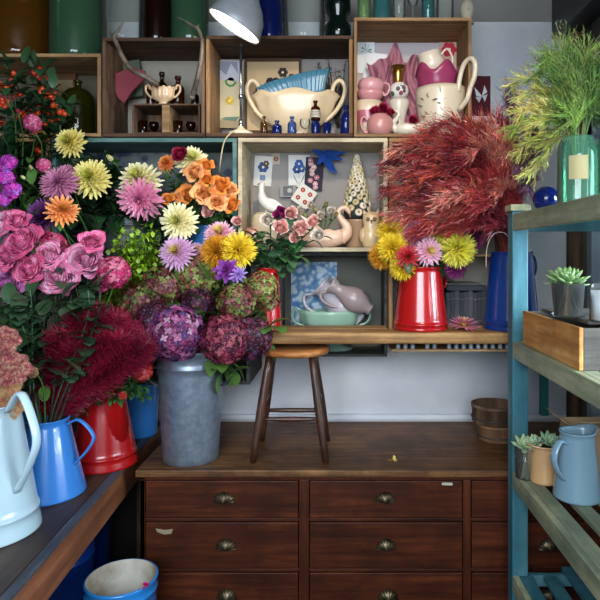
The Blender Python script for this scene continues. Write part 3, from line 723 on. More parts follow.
# ribbed blue bowl, resting tilted in the vase
a_, b_ = P(257, 90, 2.66), P(329, 71, 2.66)
t = thing('ribbed_bowl', 'ribbed blue oval bowl tilted in the top of the cream vase', 'bowl', (a_ + b_) / 2 + V((0, 0, .008)), rot=(.0, -math.atan2(b_.z - a_.z, b_.x - a_.x), 0))
R = (b_ - a_).length / 2
def fn(r, z, a, u): return r * (1 + .045 * math.cos(36 * a)), z
MB().lathe([(R * .66, -.12), (R * .74, -.08), (R * .86, -.035), (R * .98, 0), (R * .95, 0), (R * .78, -.04), (R * .58, -.085), (.001, -.09)], 264, fn=fn, sy=.32, c=lin('#44758c')).build('body', china, t)
jar('small amber glass bottle at the left of the row in front of the cream vase', 264, 7.5, 2.535, zc, .082, g_amber, 'bottle', 'small_bottle', 'bottle', None, 20)
jar('small round cobalt bottle beside the amber one', 277, 10, 2.535, zc, .062, g_navy, 'bottle', 'small_bottle', 'bottle', None, 20)
jar('pale blue glass bottle in front of the cream vase', 292, 9, 2.535, zc, .08, g_pblue, 'bottle', 'small_bottle', 'bottle', None, 20)
jar('small pinkish clear glass goblet between two bottles', 305, 11, 2.535, zc, .068, g_clear, 'goblet', 'small_glass', 'glass', None, 20)
jar('short cobalt glass near the brown labelled bottle', 327, 9, 2.535, zc, .05, g_navy, 'tumbler', 'small_glass', 'glass', None, 20)
jar('tall cobalt blue bottle at the right end of the bottle row', 346, 12, 2.54, zc, .13, g_navy, 'bottle', 'small_bottle', 'bottle', None, 24)
jar('cobalt glass jar under the brown labelled bottle', 315.5, 9, 2.535, zc, .055, g_navy, 'cyl', 'small_glass', 'glass', None, 20)
t = jar('brown bottle with a white label standing on the cobalt jar', 315.5, 9.5, 2.535, zc + .062, .088, g_brown, 'bottle', 'small_bottle', 'bottle', None, 20)
m = MB(); r = U(9.5, 2.535) / 2 + .0008
m.lathe([(r, .012), (r, .044)], 24, c=lin('#b9b3a4'), capb=False)
for z in (.02, .028, .036): m.lathe([(r + .0004, z), (r + .0004, z + .0025)], 24, c=lin('#4a4038'), capb=False)
m.build('label_band', paper, t)
t = thing('dried_twigs', 'dark dried twigs in the right corner behind the blue bowl', 'dried twigs', (X(338, 2.72), 2.72, zc)); m = MB()
for k in range(26):
    tip = P(rnd(316, 350), rnd(58, 85), rnd(2.69, 2.75)); b0 = P(rnd(337, 341), 128, 2.72)
    m.tube(bez(b0, b0.lerp(tip, .4) + V((0, 0, .03)), b0.lerp(tip, .8), tip, 6), [.0018] * 6 + [.001], 4, lin('#2c261d'))
    for q in range(8): m.leaf(b0.lerp(tip, rnd(.4, 1)), (rnd(-1, 1), rnd(-.5, .5), rnd(0, 1)), .018, .0035, jit(lin('#3a3326'), .3))
m.build('twigs', plant, t, world=True)

# ================================================================ CRATE D
zd = crD.location.z + .016
def merge(m, t):
    """adds painted pattern faces to the body mesh of a thing"""
    b = [o for o in t.children if o.name.startswith('body')][0]; me = b.data; n0 = len(me.vertices)
    vs = [tuple(v.co) for v in me.vertices]; fs = [tuple(p.vertices) for p in me.polygons]; ca = me.color_attributes['Col']
    cs = [tuple(ca.data[p.loop_start].color)[:3] for p in me.polygons]
    k = MB(); k.v = [V(v) for v in vs] + list(m.v); k.f = fs + [tuple(n0 + i for i in f) for f in m.f]; k.c = cs + list(m.c)
    b.data = k.mesh('body', china)
def pot(name, label, cat, px, d, z0, prof, colr, seg=40, hnd=None, hr=.005, fn=None, sy=1, cols=None, rot=None, mat=None):
    """prof in px units (r, z)"""
    k = d / FOC; t = thing(name, label, cat, (X(px, d), d, z0), rot=rot); c = lin(colr)
    MB().lathe([(max(.0005, r * k), z * k) for r, z in prof], seg, fn=fn, c=c, sy=sy, cols=cols and [lin(q) for q in cols]).build('body', mat or china, t)
    for h in hnd or (): MB().tube(smooth_path([(x * k, y * k, z * k) for x, y, z in h], 5), hr, 8, c).build('handle', mat or china, t)
    return t
card('picture_card', 'white card with a little green palm in the pink china crate', 'card', 366, 54, 17, 38, 2.755, '#d8dde0', [('l', 0, -.55, .002, '#5b7a56', 0, .3)] + [('p', 0, 0, 1, '#2f6e3c', [(0, .2), (math.cos(a) * .6 + .08, .2 + math.sin(a) * .35), (math.cos(a) * .65, .12 + math.sin(a) * .35)]) for a in (.2, 1, 1.8, 2.6, 3.3, -.3)])
card('picture_card', 'second pale card overlapping below the palm card', 'card', 375, 66, 22, 26, 2.745, '#cfd0cf', [('f', 0, 0, .3, '#d7b9bd')], .1)
card('picture_card', 'cream card with a red flower at the back right of the pink crate', 'card', 449, 60, 20, 46, 2.755, '#b59c8c', [('f', 0, .45, .75, '#b0283c'), ('l', 0, -.6, .002, '#6a7c50', 0, .3)])
# pink tulle
m = MB(); nx, ny = 34, 26; vs = []
for j in range(ny + 1):
    for i in range(nx + 1):
        u, v = i / nx, j / ny
        px = 366 + 57 * u + 4 * math.sin(v * 7 + u * 3); top = 62 - 18 * math.exp(-((u - .43) / .12) ** 2) - 10 * math.exp(-((u - .9) / .15) ** 2) + 3 * math.sin(u * 23)
        py = top + (133 - top) * v
        dep = 2.69 + .022 * math.sin(u * 17 + v * 5) + .016 * math.sin(u * 41 - v * 9) - .04 * v * math.sin(PI * u)
        vs.append(P(px, py, dep))
fs = [(j * (nx + 1) + i, j * (nx + 1) + i + 1, (j + 1) * (nx + 1) + i + 1, (j + 1) * (nx + 1) + i) for j in range(ny) for i in range(nx)]
m.add(vs, fs, [jit(lin('#a8707e'), .1) for _ in fs]); m.v = [p for p in m.v]
for p in m.v: p.z = max(p.z, zd + .003)
tag(m.build('tulle_cloth', fabric), 'crumpled dusty pink tulle behind the pink china', 'cloth')
t = pot('stacked_planter', 'cream and pink planter at the lower left of the pink crate', 'planter', 368, 2.62, zd, [(9, 0), (11, 1), (11, 14), (14, 26), (14.5, 36), (13, 36), (10, 14), (0, 12)], '#cdb9a0', cols=['#c4ad95', '#c4ad95', '#b06272'] + ['#cdb9a0'] * 4)
pot('pink_bowl', 'pink lustre bowl stacked on the cream planter, lower of two', 'bowl', 370, 2.62, zd + U(36, 2.62), [(8, 0), (9, 1), (13, 6), (14, 11), (13, 11), (8, 2), (0, 2)], '#bd8288')
pot('pink_bowl', 'upper pink lustre bowl of the stack, with a loop handle', 'bowl', 371, 2.62, zd + U(43.5, 2.62), [(8, 0), (12, 4), (13.5, 9), (12, 14), (8, 16), (0, 17)], '#c28d92', hnd=[[(12, -3, 12), (17, -4, 10), (18, -4, 4), (14, -3, -1), (12, -3, 2)]])
t = pot('pink_teapot', 'squat pink teapot with dark red roses on top, front left', 'teapot', 380, 2.555, zd, [(9, 0), (10.5, 1), (13, 6), (13.5, 12), (12, 17), (9, 20), (8.5, 21), (7, 20), (0, 19)], '#b87f7c', hnd=[[(-12, 0, 15), (-16, 0, 19), (-19, 0, 15), (-18, 0, 8), (-14, 0, 3), (-12.5, 0, 5)]])
t = pot('cream_pedestal', 'cream scalloped pedestal vase under the floral ball vase', 'vase', 399, 2.63, zd, [(9, 0), (9.5, 2), (7, 6), (6, 18), (8, 28), (10.5, 36), (9.5, 40), (8, 38), (0, 30)], '#c4b9ab')
def blot(r, z, a, u): return r, z
t = pot('ball_vase', 'round white ball vase painted with dark blossoms', 'vase', 399, 2.63, zd + U(39, 2.63), [(4, 0), (7.5, 3), (9.8, 8), (9, 13), (6, 16.5), (4, 17.5), (0, 17)], '#cfcac4')
m = MB(); k = 2.63 / FOC
for q in range(11):
    a = rnd(PI, 2 * PI); ph = rnd(-.7, .8); n = V((math.cos(a) * math.cos(ph), math.sin(a) * math.cos(ph), math.sin(ph)))
    m.disc(n * 9.9 * k + V((0, 0, 8.5 * k)), rnd(1.2, 2.6) * k, n, lin(random.choice(['#3a3338', '#5b4f58', '#7c3a46', '#4a5a44'])), 7)
merge(m, t)
k = 2.63 / FOC; t = thing('gold_cup', 'shiny gold flared cup on top of the ball vase', 'cup', (X(398, 2.63), 2.63, zd + U(56, 2.63)))
MB().lathe([(4 * k, 0), (4.3 * k, .003), (5.5 * k, 8 * k), (7 * k, 17 * k), (6.6 * k, 17 * k), (4 * k, 3 * k), (.0005, 2 * k)], 40).build('body', gold, t)
def swan(label, px, d, z0, s, colr, flip=1, rz=0, wing=True):
    t = thing('swan_planter', label, 'planter', (X(px, d), d, z0), rz); c = lin(colr); m = MB()
    vs = []
    def fn(r, z, a, u): 
        x = math.cos(a); return r * (1 + (.10 * (x < 0) * abs(x)) ), z + (.25 * s * max(0, -x) ** 2 + .05 * s * math.cos(10 * a)) * max(0, z / (.62 * s) - .4)
    m.lathe([(.45 * s, 0), (.5 * s, .03 * s), (.72 * s, .12 * s), (.86 * s, .3 * s), (.86 * s, .48 * s), (.78 * s, .62 * s), (.72 * s, .62 * s), (.6 * s, .3 * s), (.001, .2 * s)], 48, fn=fn, sy=.62, c=c, sx=flip)
    for i in range(0): pass
    m.build('body', china, t)
    f = flip
    pts = smooth_path([(f * .62 * s, 0, .30 * s), (f * .85 * s, 0, .52 * s), (f * .88 * s, 0, .76 * s), (f * .68 * s, 0, 1.02 * s), (f * .58 * s, 0, 1.24 * s), (f * .68 * s, 0, 1.40 * s), (f * .84 * s, 0, 1.42 * s), (f * .95 * s, 0, 1.30 * s), (f * 1.0 * s, 0, 1.16 * s)], 5)
    MB().tube(pts, lerpl([.26 * s, .25 * s, .17 * s, .115 * s, .09 * s, .088 * s, .10 * s, .08 * s, .02 * s], len(pts)), 14, c).build('neck', china, t)
    MB().tube([(f * .97 * s, 0, 1.25 * s), (f * 1.01 * s, 0, 1.12 * s), (f * 1.02 * s, 0, 1.04 * s)], [.05 * s, .03 * s, .008 * s], 8, lin('#8a5a44')).build('beak', china, t)
    if wing:
        for sd in (-1, 1):
            m = MB()
            for q in range(6):
                M = Matrix.Translation((f * (.35 - q * .04) * s, sd * (.50 + .01 * q) * s, (.30 + .03 * q) * s)) @ Matrix.Rotation(PI if f > 0 else 0, 4, 'Z') @ Matrix.Rotation(-(.15 + .10 * q), 4, 'Y') @ Matrix.Rotation(sd * PI / 2, 4, 'X')
                m.petal(M, (.85 + .05 * q) * s, .09 * s, 0, 0, .3, c, c, 5)
            m.build('wing', china, t)
    return t
swan('small white china swan beside the squat pink teapot', 409, 2.555, zd, U(17.5, 2.555), '#cfc6b4', -1, 0, False)
# big cream jug, magenta bowl, cream jug on top
kk = 2.64 / FOC
t = pot('cream_jug', 'big cream jug decorated with golden leaves in the pink china crate', 'jug', 440.5, 2.625, zd, [(17, 0), (18, 2), (21, 14), (23.5, 30), (25, 44), (24.5, 49), (22.5, 48), (20, 20), (0, 16)], '#c9bda6', 56,
        hnd=[[(q * .60, -q * .80, z) for q, z in ((23, 42), (25, 54), (30, 66), (38, 70), (44, 64), (43, 52), (38, 42), (34, 32), (24, 24))]], hr=.0115)
m = MB()
for q in range(34):
    a = rnd(PI * 1.1, 1.95 * PI); z = rnd(6, 44); r = (17.6 + z * .165) * kk + .001
    n = V((math.cos(a), math.sin(a), -.1)); m.leaf(n * r + V((0, 0, z * kk)), (rnd(-1, 1), 0, rnd(-.2, 1)), rnd(.018, .034), .004, jit(lin(random.choice(['#7a6a4c', '#8f7f5e', '#6c665a'])), .2), 0, 3, 0, n)
for q in range(30):
    a = PI + PI * q / 30; r = (17.6 + 38 * .165) * kk + .001; m.disc(V((math.cos(a) * r, math.sin(a) * r, 39 * kk + .004 * (q % 2))), .003, (math.cos(a), math.sin(a), 0), lin('#6f614d'), 5)
merge(m, t)
def scal(r, z, a, u): return r, z * (1 + .20 * math.cos(5 * a) * max(0, z / .1))
pot('magenta_bowl', 'magenta bowl with an upturned scalloped rim inside the cream jug', 'bowl', 437, 2.645, zd + U(46, 2.645), [(15, 0), (17, 3), (19, 10), (20, 17), (22, 23), (20.5, 23), (17, 12), (0, 4)], '#8c3458', 56, fn=scal)
pot('cream_jug', 'small cream jug lying tilted on top of the magenta bowl', 'jug', 434, 2.645, zd + U(64, 2.645), [(7, 0), (9, 1), (13, 7), (13.5, 13), (11, 18), (12, 23), (11, 23), (9, 17), (0, 12)], '#cbbfae', 40,
    hnd=[[(11, -2, 18), (18, -3, 22), (21, -3, 14), (19, -3, 5), (12, -2, 5)]], rot=(0.1, -.25, 0))
card('butterfly_card', 'dark red card with a white butterfly pinned on the wall', 'card', 481, 96, 19, 40, 2.8965, '#4a1420', [('p', 0, 0, 1, '#cfd2d8', [(.1, 0), (-.7, .45), (-.5, .0)]), ('p', 0, 0, 1, '#cfd2d8', [(.1, 0), (.35, .55), (.65, .2)]), ('p', 0, 0, 1, '#b9bcc6', [(.1, 0), (-.6, -.05), (-.2, -.35)]), ('p', 0, 0, 1, '#b9bcc6', [(.1, 0), (.7, .1), (.4, -.3)])])

# ================================================================ CRATE G
zg = crG.location.z + .02
card('picture_card', 'white card with a blue flower vase at the left of the limed crate', 'card', 263, 171, 18, 30, 2.75, '#c9c6bf', [('f', 0, .25, .6, '#3a4f7c'), ('f', .3, .5, .35, '#5a3f42'), ('r', 0, -.45, .3, '#6b7f99', 1)], .06)
card('picture_card', 'tiny stamp-like card with a red flower beside the vase card', 'card', 276, 159, 8, 11, 2.752, '#a89f90', [('f', 0, 0, .6, '#8a4038')], -.1)
card('picture_card', 'white card with a blue hyacinth at the middle of the limed crate', 'card', 299, 171, 21, 32, 2.75, '#cfcdc8', [('f', 0, .45, .42, '#34518a'), ('f', -.2, .1, .42, '#2f4a80'), ('f', .25, .15, .4, '#3c5c92'), ('l', 0, -.9, .003, '#41623e', 0, -.1), ('p', 0, 0, 1, '#4a6c46', [(0, -.9), (-.6, -.1), (-.4, -.5)]), ('p', 0, 0, 1, '#4a6c46', [(0, -.9), (.6, -.1), (.4, -.5)])])
card('picture_card', 'dark card with pink flowers overlapping the hyacinth card', 'card', 314, 174, 18, 33, 2.743, '#2c2836', [('f', rnd(-.6, .6), -.8 + .2 * q, .3, random.choice(['#b78a92', '#a56a78', '#c9a3a0'])) for q in range(9)], .06)
card('picture_card', 'tilted white card showing four small red flowers', 'card', 304, 196, 19, 20, 2.715, '#cfc9bd', [('f', x, z, .26, '#9a3f3a') for x in (-.45, .45) for z in (-.45, .45)], .6)
card('picture_card', 'small grey photograph card left of the tilted four-flower card', 'card', 288, 191, 16, 12, 2.73, '#8c8a86', [('r', 0, 0, .8, '#5c5f63', 1), ('o', .2, .1, .4, '#a9a59a')])
m = MB()
for q, (a, L) in enumerate(((-.25, .085), (.15, .1), (-.95, .10), (-1.25, .085), (.6, .05), (2.8, .06), (-2.2, .05))):
    for s in (0, 1):
        M = Matrix.Translation((.004 * s, -.006 * q * .6, 0)) @ Matrix.Rotation(-a, 4, 'Y') @ Matrix.Rotation(.3 * (q % 3 - 1), 4, 'X')
        m.petal(M @ Matrix.Rotation(PI / 2, 4, 'X'), L, .016, .1, .2 * (q % 2), .2, lin('#23468e'), lin('#2c56a8'), 5, 0)
m.ball((0, -.012, 0), .016, lin('#284c98'))
t = m.build('ribbon_bow', fabric); t.location = P(324, 156, 2.71); tag(t, 'blue fabric bow hanging at the back of the limed crate', 'ribbon')
# white bird on a white vase
pot('white_vase', 'cream china vase under the white bird, behind the rose posy', 'vase', 266, 2.63, zg, [(10, 0), (12, 2), (10, 6), (13, 14), (15, 24), (13, 32), (10, 35), (8, 34), (0, 30)], '#c2b191', 40)
d = 2.63; t = thing('china_bird', 'white china bird with a long tail perched on the cream vase', 'ornament', (X(266, d), d, zg + U(34.5, d)))
c = lin('#cfcac0'); kb = d / FOC
pts = smooth_path([(-2, 0, 31), (-4, 0, 28), (-4.5, 0, 22), (-3, 0, 14), (3, 0, 8), (12, 0, 4), (20, 0, 2), (27, 0, 1)], 5)
MB().tube([V(p) * kb for p in pts], [r * kb for r in lerpl([1.5, 3.2, 2.8, 5.0, 6.0, 4.6, 2.6, 1.8], len(pts))], 14, c).build('body', china, t)
MB().tube([V((-4, 0, 29)) * kb, V((-7, 0, 29.5)) * kb, V((-9, 0, 28.5)) * kb], [1.4 * kb, .9 * kb, .2 * kb], 8, lin('#8c3a34')).build('beak', china, t)
for sd in (-1, 1):
    m = MB(); m.petal(Matrix.Translation((-1 * kb, sd * 4.6 * kb, 12 * kb)) @ Matrix.Rotation(.35, 4, 'Y') @ Matrix.Rotation(sd * 1.35, 4, 'X'), 21 * kb, 4.5 * kb, 0, 0, .15, c, c, 6)
    m.build('wing', china, t)
MB().tube([V((0, -.01, 3)) * kb, V((0, 0, 0))], .004, 6, c).build('foot', china, t)
sw = swan('pink-cream china swan planter filled with white blossom', 322, 2.60, zg, U(28, 2.60), '#d8b49c')
pot('pink_jug', 'small pink china jug at the left end of the limed crate', 'jug', 254, 2.60, zg, [(7, 0), (8, 1), (9, 8), (8.5, 16), (7.5, 20), (6.5, 20), (7, 8), (0, 6)], '#b98574', 32, hnd=[[(-7, 0, 17), (-11, 0, 18), (-12, 0, 12), (-8.5, 0, 6)]])
# shell tree in a box pot
d = 2.68; kb = d / FOC
t = pot('tree_pot', 'small tan pot under the pale shell tree', 'pot', 357, d, zg, [(11, 0), (12, 2), (13, 26), (14, 28), (12, 28), (10, 6), (0, 5)], '#9c7c60', 32)
t = thing('shell_tree', 'cone tree covered with cream shell discs', 'ornament', (X(357, d), d, zg + U(28, d)))
MB().lathe([(12 * kb, 1 * kb), (13 * kb, 8 * kb), (9 * kb, 30 * kb), (4.5 * kb, 52 * kb), (.001, 66 * kb)], 28, c=lin('#2f3a38')).build('cone', matte, t)
m = MB()
for q in range(105):
    u = (q / 105) ** .8; z = (4 + 60 * u) * kb; r = (13.6 * (1 - u) + 1.5) * kb; a = q * 2.399963; n = V((math.cos(a), math.sin(a), .25)).normalized()
    o = V((math.cos(a) * r, math.sin(a) * r, z)); s = (4.3 - 2 * u) * kb
    m.tube([o, o + n * .006], [s, s * .75], 10, jit(lin(random.choice(['#cbbf9f', '#bfae88', '#d8d0ba'])), .1)); m.disc(o + n * .0065, s * .35, n, lin('#8f7d58'), 6)
m.build('shell_disc', matte, t); 
# small china owl / elephant
d = 2.59; kb = d / FOC; t = thing('china_owl', 'small cream china owl at the right of the limed crate', 'ornament', (X(371, d), d, zg)); c = lin('#c1a880')
MB().lathe([(7 * kb, 0), (8.5 * kb, 2 * kb), (10 * kb, 10 * kb), (9.5 * kb, 17 * kb), (7.2 * kb, 22 * kb), (8.6 * kb, 27 * kb), (8 * kb, 32 * kb), (5 * kb, 35.5 * kb), (.001, 36 * kb)], 32, c=c, sy=.85).build('body', china, t)
m = MB()
for s in (-1, 1):
    m.tube([(s * 5.5 * kb, 0, 32 * kb), (s * 7.5 * kb, 0, 38.5 * kb)], [.012, .002], 8, c); m.ball((s * 3.2 * kb, -6.6 * kb, 28 * kb), 2.1 * kb, lin('#6e5a3c')); m.ball((s * 7.5 * kb, -2 * kb, 12 * kb), 4.6 * kb, jit(c), sz=1.7, sy=.8)
m.tube([(0, -7 * kb, 27 * kb), (0, -9.5 * kb, 23.5 * kb)], [.006, .001], 6, lin('#7c6038')); m.build('face_and_wings', china, t)

# ================================================================ CRATE I
zi = crI.location.z + .014
t = MB().box(X(291, 2.815), X(337, 2.815), 2.815, 2.818, Z(330, 2.815), Z(262, 2.815)).build('patterned_paper', bluepattern(), None, False); tag(t, 'blue leaf-patterned paper sheet at the back of the grey crate', 'paper')
d = 2.72; kb = d / FOC
t = thing('planter_compote', 'pale green footed china planter with scroll handles', 'planter', (X(331, d), d, zi)); c = lin('#86a896')
RR = 33 * kb
def fn(r, z, a, u): return r * (1 + .03 * math.cos(8 * a)), z
MB().lathe([(20 * kb, 0), (21 * kb, 2 * kb), (12 * kb, 5 * kb), (9 * kb, 10 * kb), (11 * kb, 16 * kb), (24 * kb, 22 * kb), (30 * kb, 29 * kb), (31 * kb, 36 * kb), (33 * kb, 40 * kb), (31 * kb, 40 * kb), (27 * kb, 30 * kb), (.001, 24 * kb)], 64, fn=fn, c=c, sy=.55).build('body', china, t)
for s in (-1, 1):
    pts = smooth_path([(s * 26 * kb, -.004, 24 * kb), (s * 36 * kb, -.004, 28 * kb), (s * 39 * kb, -.004, 36 * kb), (s * 35 * kb, -.004, 42 * kb), (s * 30 * kb, -.004, 38 * kb), (s * 32 * kb, -.004, 34 * kb)], 5)
    MB().tube(pts, .006, 8, c).build('handle', china, t)
def pitcher(label, px, py, d, L, r, colr, ang, hs=1):
    """ewer lying back: foot low right, mouth high left"""
    t = thing('china_pitcher', label, 'pitcher', P(px, py, d), rot=(0, ang, 0)); c = lin(colr)
    MB().lathe([(.42 * r, 0), (.5 * r, .03 * L), (.42 * r, .08 * L), (.8 * r, .2 * L), (r, .38 * L), (.92 * r, .52 * L), (.6 * r, .7 * L), (.42 * r, .82 * L), (.55 * r, .95 * L), (.66 * r, L), (.58 * r, L), (.4 * r, .8 * L), (.001, .6 * L)], 44, c=c, sy=.85,
               fn=lambda q, z, a, u: (q * (1 + .35 * max(0, math.cos(a)) ** 4 * max(0, z / L - .8) / .2), z)).build('body', china, t)
    pts = smooth_path([(-.5 * r * hs, 0, .96 * L), (-.95 * r * hs, 0, 1.08 * L), (-1.35 * r * hs, 0, .95 * L), (-1.3 * r * hs, 0, .72 * L), (-.9 * r * hs, 0, .52 * L)], 5)
    MB().tube(pts, .0078, 8, c).build('handle', china, t)
    return t
pitcher('lilac-white china pitcher lying tilted in the green planter', 360, 321, 2.72, U(54, 2.72), U(18, 2.72), '#a9a3ac', -.85)
pitcher('taupe china pitcher lying tilted over the lilac one', 371, 310, 2.66, U(48, 2.66), U(13, 2.66), '#8d7f80', -1.02)

# ================================================================ CRATE H books
m = None; xb = X(447, 2.72)
bc = ['#3a3c44', '#33353d', '#41424a', '#2d3038', '#3c3a42', '#44464e', '#34363c', '#2f3138', '#3e4048']
for q in range(9):
    w = U(4.3, 2.6); x = X(446 + q * 4.5, 2.6); h = .148 + .004 * (q % 3)
    t = thing('book', 'dark clothbound book in the row behind the fallen dahlia', 'book', (x + w / 2, 2.6, 1.3205), 0, 'dark books on the lower right crate floor')
    MB().box(-w / 2, w / 2, 0, .11, 0, h, lin(bc[q])).box(-w / 2 + .001, w / 2 - .001, -.0008, 0, h * .78, h * .80, lin('#6b6a66')).box(-w / 2 + .001, w / 2 - .001, -.0008, 0, h * .12, h * .14, lin('#6b6a66')).build('cover', bookm, t, False, bev=.0015)
for q, (px, w, colr, lab) in enumerate(((467, 40, '#3b3c44', 'dark book lying flat on the row of upright books'), (463, 34, '#54534f', 'thin grey book lying on top of the flat dark book'))):
    z0 = 1.3205 + .157 + q * .0235
    t = MB().box(-U(w, 2.6) / 2, U(w, 2.6) / 2, 0, .11, 0, .022 if q == 0 else .014, lin(colr)).build('book', bookm, None, False, bev=.002); t.location = (X(px, 2.6), 2.605, z0); t.rotation_euler = (0, 0, .03); tag(t, lab, 'book')

# glass demijohn + frame in crate A
za = crA.location.z + .017
jar('dark olive demijohn standing at the right end of the top left crate', 78, 33, 2.64, za, .27, g_olive, 'demi')
card('framed_picture', 'brown framed picture behind the olive demijohn', 'picture', 62, 94, 27, 42, 2.73, '#5b3d26', [('r', 0, 0, .8, '#7b6a50', 1.3)], 0, 0, .015)

# ================================================================ RIGHT SHELF
z1, z2, z3 = levels[0], levels[1], levels[2]
jar('large green glass jar with a beige patch on the top shelf', 577, 38, 1.86, z1, .225, g_aqua, 'cyl', 'glass_jar', 'jar')
m = MB(); m.lathe([(.0628, 0), (.0628, .075)], 40, c=lin('#a79a72'), capb=False)
m.f = [f for i, f in enumerate(m.f) if 25 <= i % 40 <= 30]; m.c = m.c[:len(m.f)]; tj = [o for o in col.objects if o.get('label', '').startswith('large green glass jar with')][0]; lb_ = m.build('beige_patch', paper, tj); lb_.location = (0, 0, .09)  # plain beige patch curved around part of the jar
jar('second green glass jar at the right edge of the top shelf', 618, 40, 1.80, z1, .235, g_aqua, 'cyl', 'glass_jar', 'jar')
t = thing('glass_float', 'round blue glass ball on the top shelf behind the green jar', 'ornament', (X(546, 2.02), 2.02, z1)); MB().ball((0, 0, .046), .046, seg=28, rings=18).build('body', g_navy, t)
# wooden crate with succulent
b0 = thing('succulent_crate', 'low wooden crate with a stained side on the middle shelf', 'crate', (.80, 1.72, z2))
cxa, cxb, cya, cyb, cz0, cz1 = .648, .92, 1.55, 2.03, z2 + .001, z2 + .118
MB().box(cxa, cxa + .012, cya, cyb, cz0, cz1).build('side_panel', w_box, b0, False, True, .002)
MB().box(cxb - .012, cxb, cya, cyb, cz0, cz1).build('side_panel', w_boxd, b0, False, True, .002)
MB().box(cxa + .012, cxb - .012, cya, cya + .012, cz0, cz1 - .002).build('end_panel', w_boxd, b0, False, True, .002)
MB().box(cxa + .012, cxb - .012, cyb - .012, cyb, cz0, cz1 - .002).build('end_panel', w_boxd, b0, False, True, .002)
MB().box(cxa + .012, cxb - .012, cya + .012, cyb - .012, cz0, cz0 + .010).build('bottom_panel', w_boxd, b0, False, True)
MB().box(cxa + .05, cxb - .004, cya + .06, cyb - .04, cz1 + .0005, cz1 + .012).build('lid_board', w_boxd, b0, False, True, .004)
zs = cz1 + .0125
gx, gy = X(568, 1.70), 1.70
t = thing('glass_saucer', 'clear glass saucer under the potted succulent', 'saucer', (gx, gy, zs)); MB().lathe([(.035, 0), (.045, .002), (.060, .008), (.060, .009), (.04, .004), (.001, .004)], 40).build('body', g_clear, t)
def succ_leaf(m, M, L, W, T, c0, c1):
    n = 6; pts = [M @ V((L * q / n, 0, .12 * L * (q / n) ** 2)) for q in range(n + 1)]
    s = (M @ V((0, 1, 0))) - (M @ V((0, 0, 0)))
    rad = [W * .5, W * .72, W * .9, W, W * .92, W * .6, W * .08]
    k = len(m.f); m.tube(pts, rad, 8, c0, side=s, flat=T / W)
    for i in range(k, len(m.f)): m.c[i] = mix(c0, c1, min(1, ((i - k) // 8) / n))
def rosette(m, o, R, n, c0, c1, tilt=(0, 0, 1), flat=1):
    B = Matrix.Translation(o) @ aim(tilt)
    for q in range(n):
        u = q / n; a = q * 2.399963; el = .25 + 1.15 * (u)
        M = B @ Matrix.Rotation(a, 4, 'Z') @ Matrix.Translation((R * .08 * (1 - u), 0, R * .12 * u)) @ Matrix.Rotation(-el, 4, 'Y')
        succ_leaf(m, M, R * (1 - .55 * u), R * .21 * (1 - .35 * u), R * .08, jit(lin(c0), .12), jit(lin(c1), .12))
t = thing('potted_succulent', 'large green rosette succulent in a clear glass pot, on the crate', 'succulent', (gx, gy, zs + .0045))
MB().lathe([(.046, 0), (.050, .003), (.059, .118), (.060, .12), (.056, .12), (.047, .004), (.001, .004)], 44).build('glass_pot', g_clear, t)
MB().lathe([(.044, .006), (.047, .012), (.0535, .100), (.03, .106), (.001, .108)], 36).build('soil', soil, t)
m = MB(); rosette(m, (-.008, 0, .12), .082, 34, '#47734a', '#8fae6e', (-.1, -.3, 1)); rosette(m, (.03, .015, .112), .055, 18, '#547c50', '#98b478', (.4, -.1, 1)); rosette(m, (-.03, .03, .115), .05, 16, '#547c50', '#98b478', (-.4, .1, 1))
m.build('leaves', leafm, t); t.scale = (.8, .8, .8)
t = thing('candle_jar', 'white candle in a small clear jar at the right edge of the middle shelf crate', 'candle', (X(604, 1.60), 1.60, zs))
MB().lathe([(.036, 0), (.038, .003), (.038, .088), (.034, .098), (.036, .106), (.033, .106)], 36).build('jar', g_clear, t)
MB().lathe([(.034, .004), (.0345, .085), (.001, .086)], 30, c=lin('#c9cfd6')).build('wax', matte, t)
# lower shelf: glass pot with succulent, tan jug, grey jug, seed box
def plantpot(px, d, z, lab, body, tilt, R, c0, c1, h, r, top):
    t = thing('potted_succulent', lab, 'succulent', (X(px, d), d, z)); return t
t = thing('potted_succulent', 'pale green succulent in a glass pot at the far end of the lower shelf', 'succulent', (X(526, 2.02), 2.03, z3))
MB().lathe([(.038, 0), (.042, .003), (.046, .145), (.043, .145), (.038, .004), (.001, .004)], 36).build('glass_pot', g_clear, t)
MB().lathe([(.037, .006), (.041, .11), (.001, .112)], 30).build('soil', soil, t)
m = MB(); rosette(m, (0, 0, .135), .07, 24, '#4a7858', '#c0d4a4', (-.2, -.4, 1)); m.build('leaves', leafm, t); t.scale = (.78, .78, .78)
k = 1.90 / FOC
t = jug('tan_jug', 'tan enamel jug planted with two succulents on the lower shelf', 'jug', X(544, 2.0), 2.0, z3, .125, .048, .041, e_tan, .2, (.9, .4), .03, .006, True, band=0)
t = thing('potted_succulent', 'blue-green succulent growing from the top of the tan jug', 'succulent', (X(545, 2.0), 2.0, z3 + .098))
MB().lathe([(.031, 0), (.034, .02), (.001, .024)], 26).build('soil', soil, t)
m = MB(); rosette(m, (.012, -.005, .03), .056, 26, '#3f6e5e', '#a8c49a', (.25, -.35, 1)); rosette(m, (-.035, .0, .03), .04, 16, '#5c8a70', '#c3d4a8', (-.6, -.3, 1)); m.build('leaves', leafm, t)
t = jug('enamel_jug', 'grey-blue enamel jug with an empty wide mouth on the lower shelf', 'jug', X(577, 1.87), 1.87, z3, .212, .075, .053, e_grey, PI + .5, (.86, .32), .05, .013, True, rise=0, band=0)
t = thing('seed_box', 'low cardboard box behind the grey-blue jug', 'box', (.94, 2.0, z3))
cb = plain('brown_cardboard', '#a58a68', .8, var=.06)
m = MB(); x0, x1, ya, yb, h = .80, 1.08, 1.955, 2.085, .20
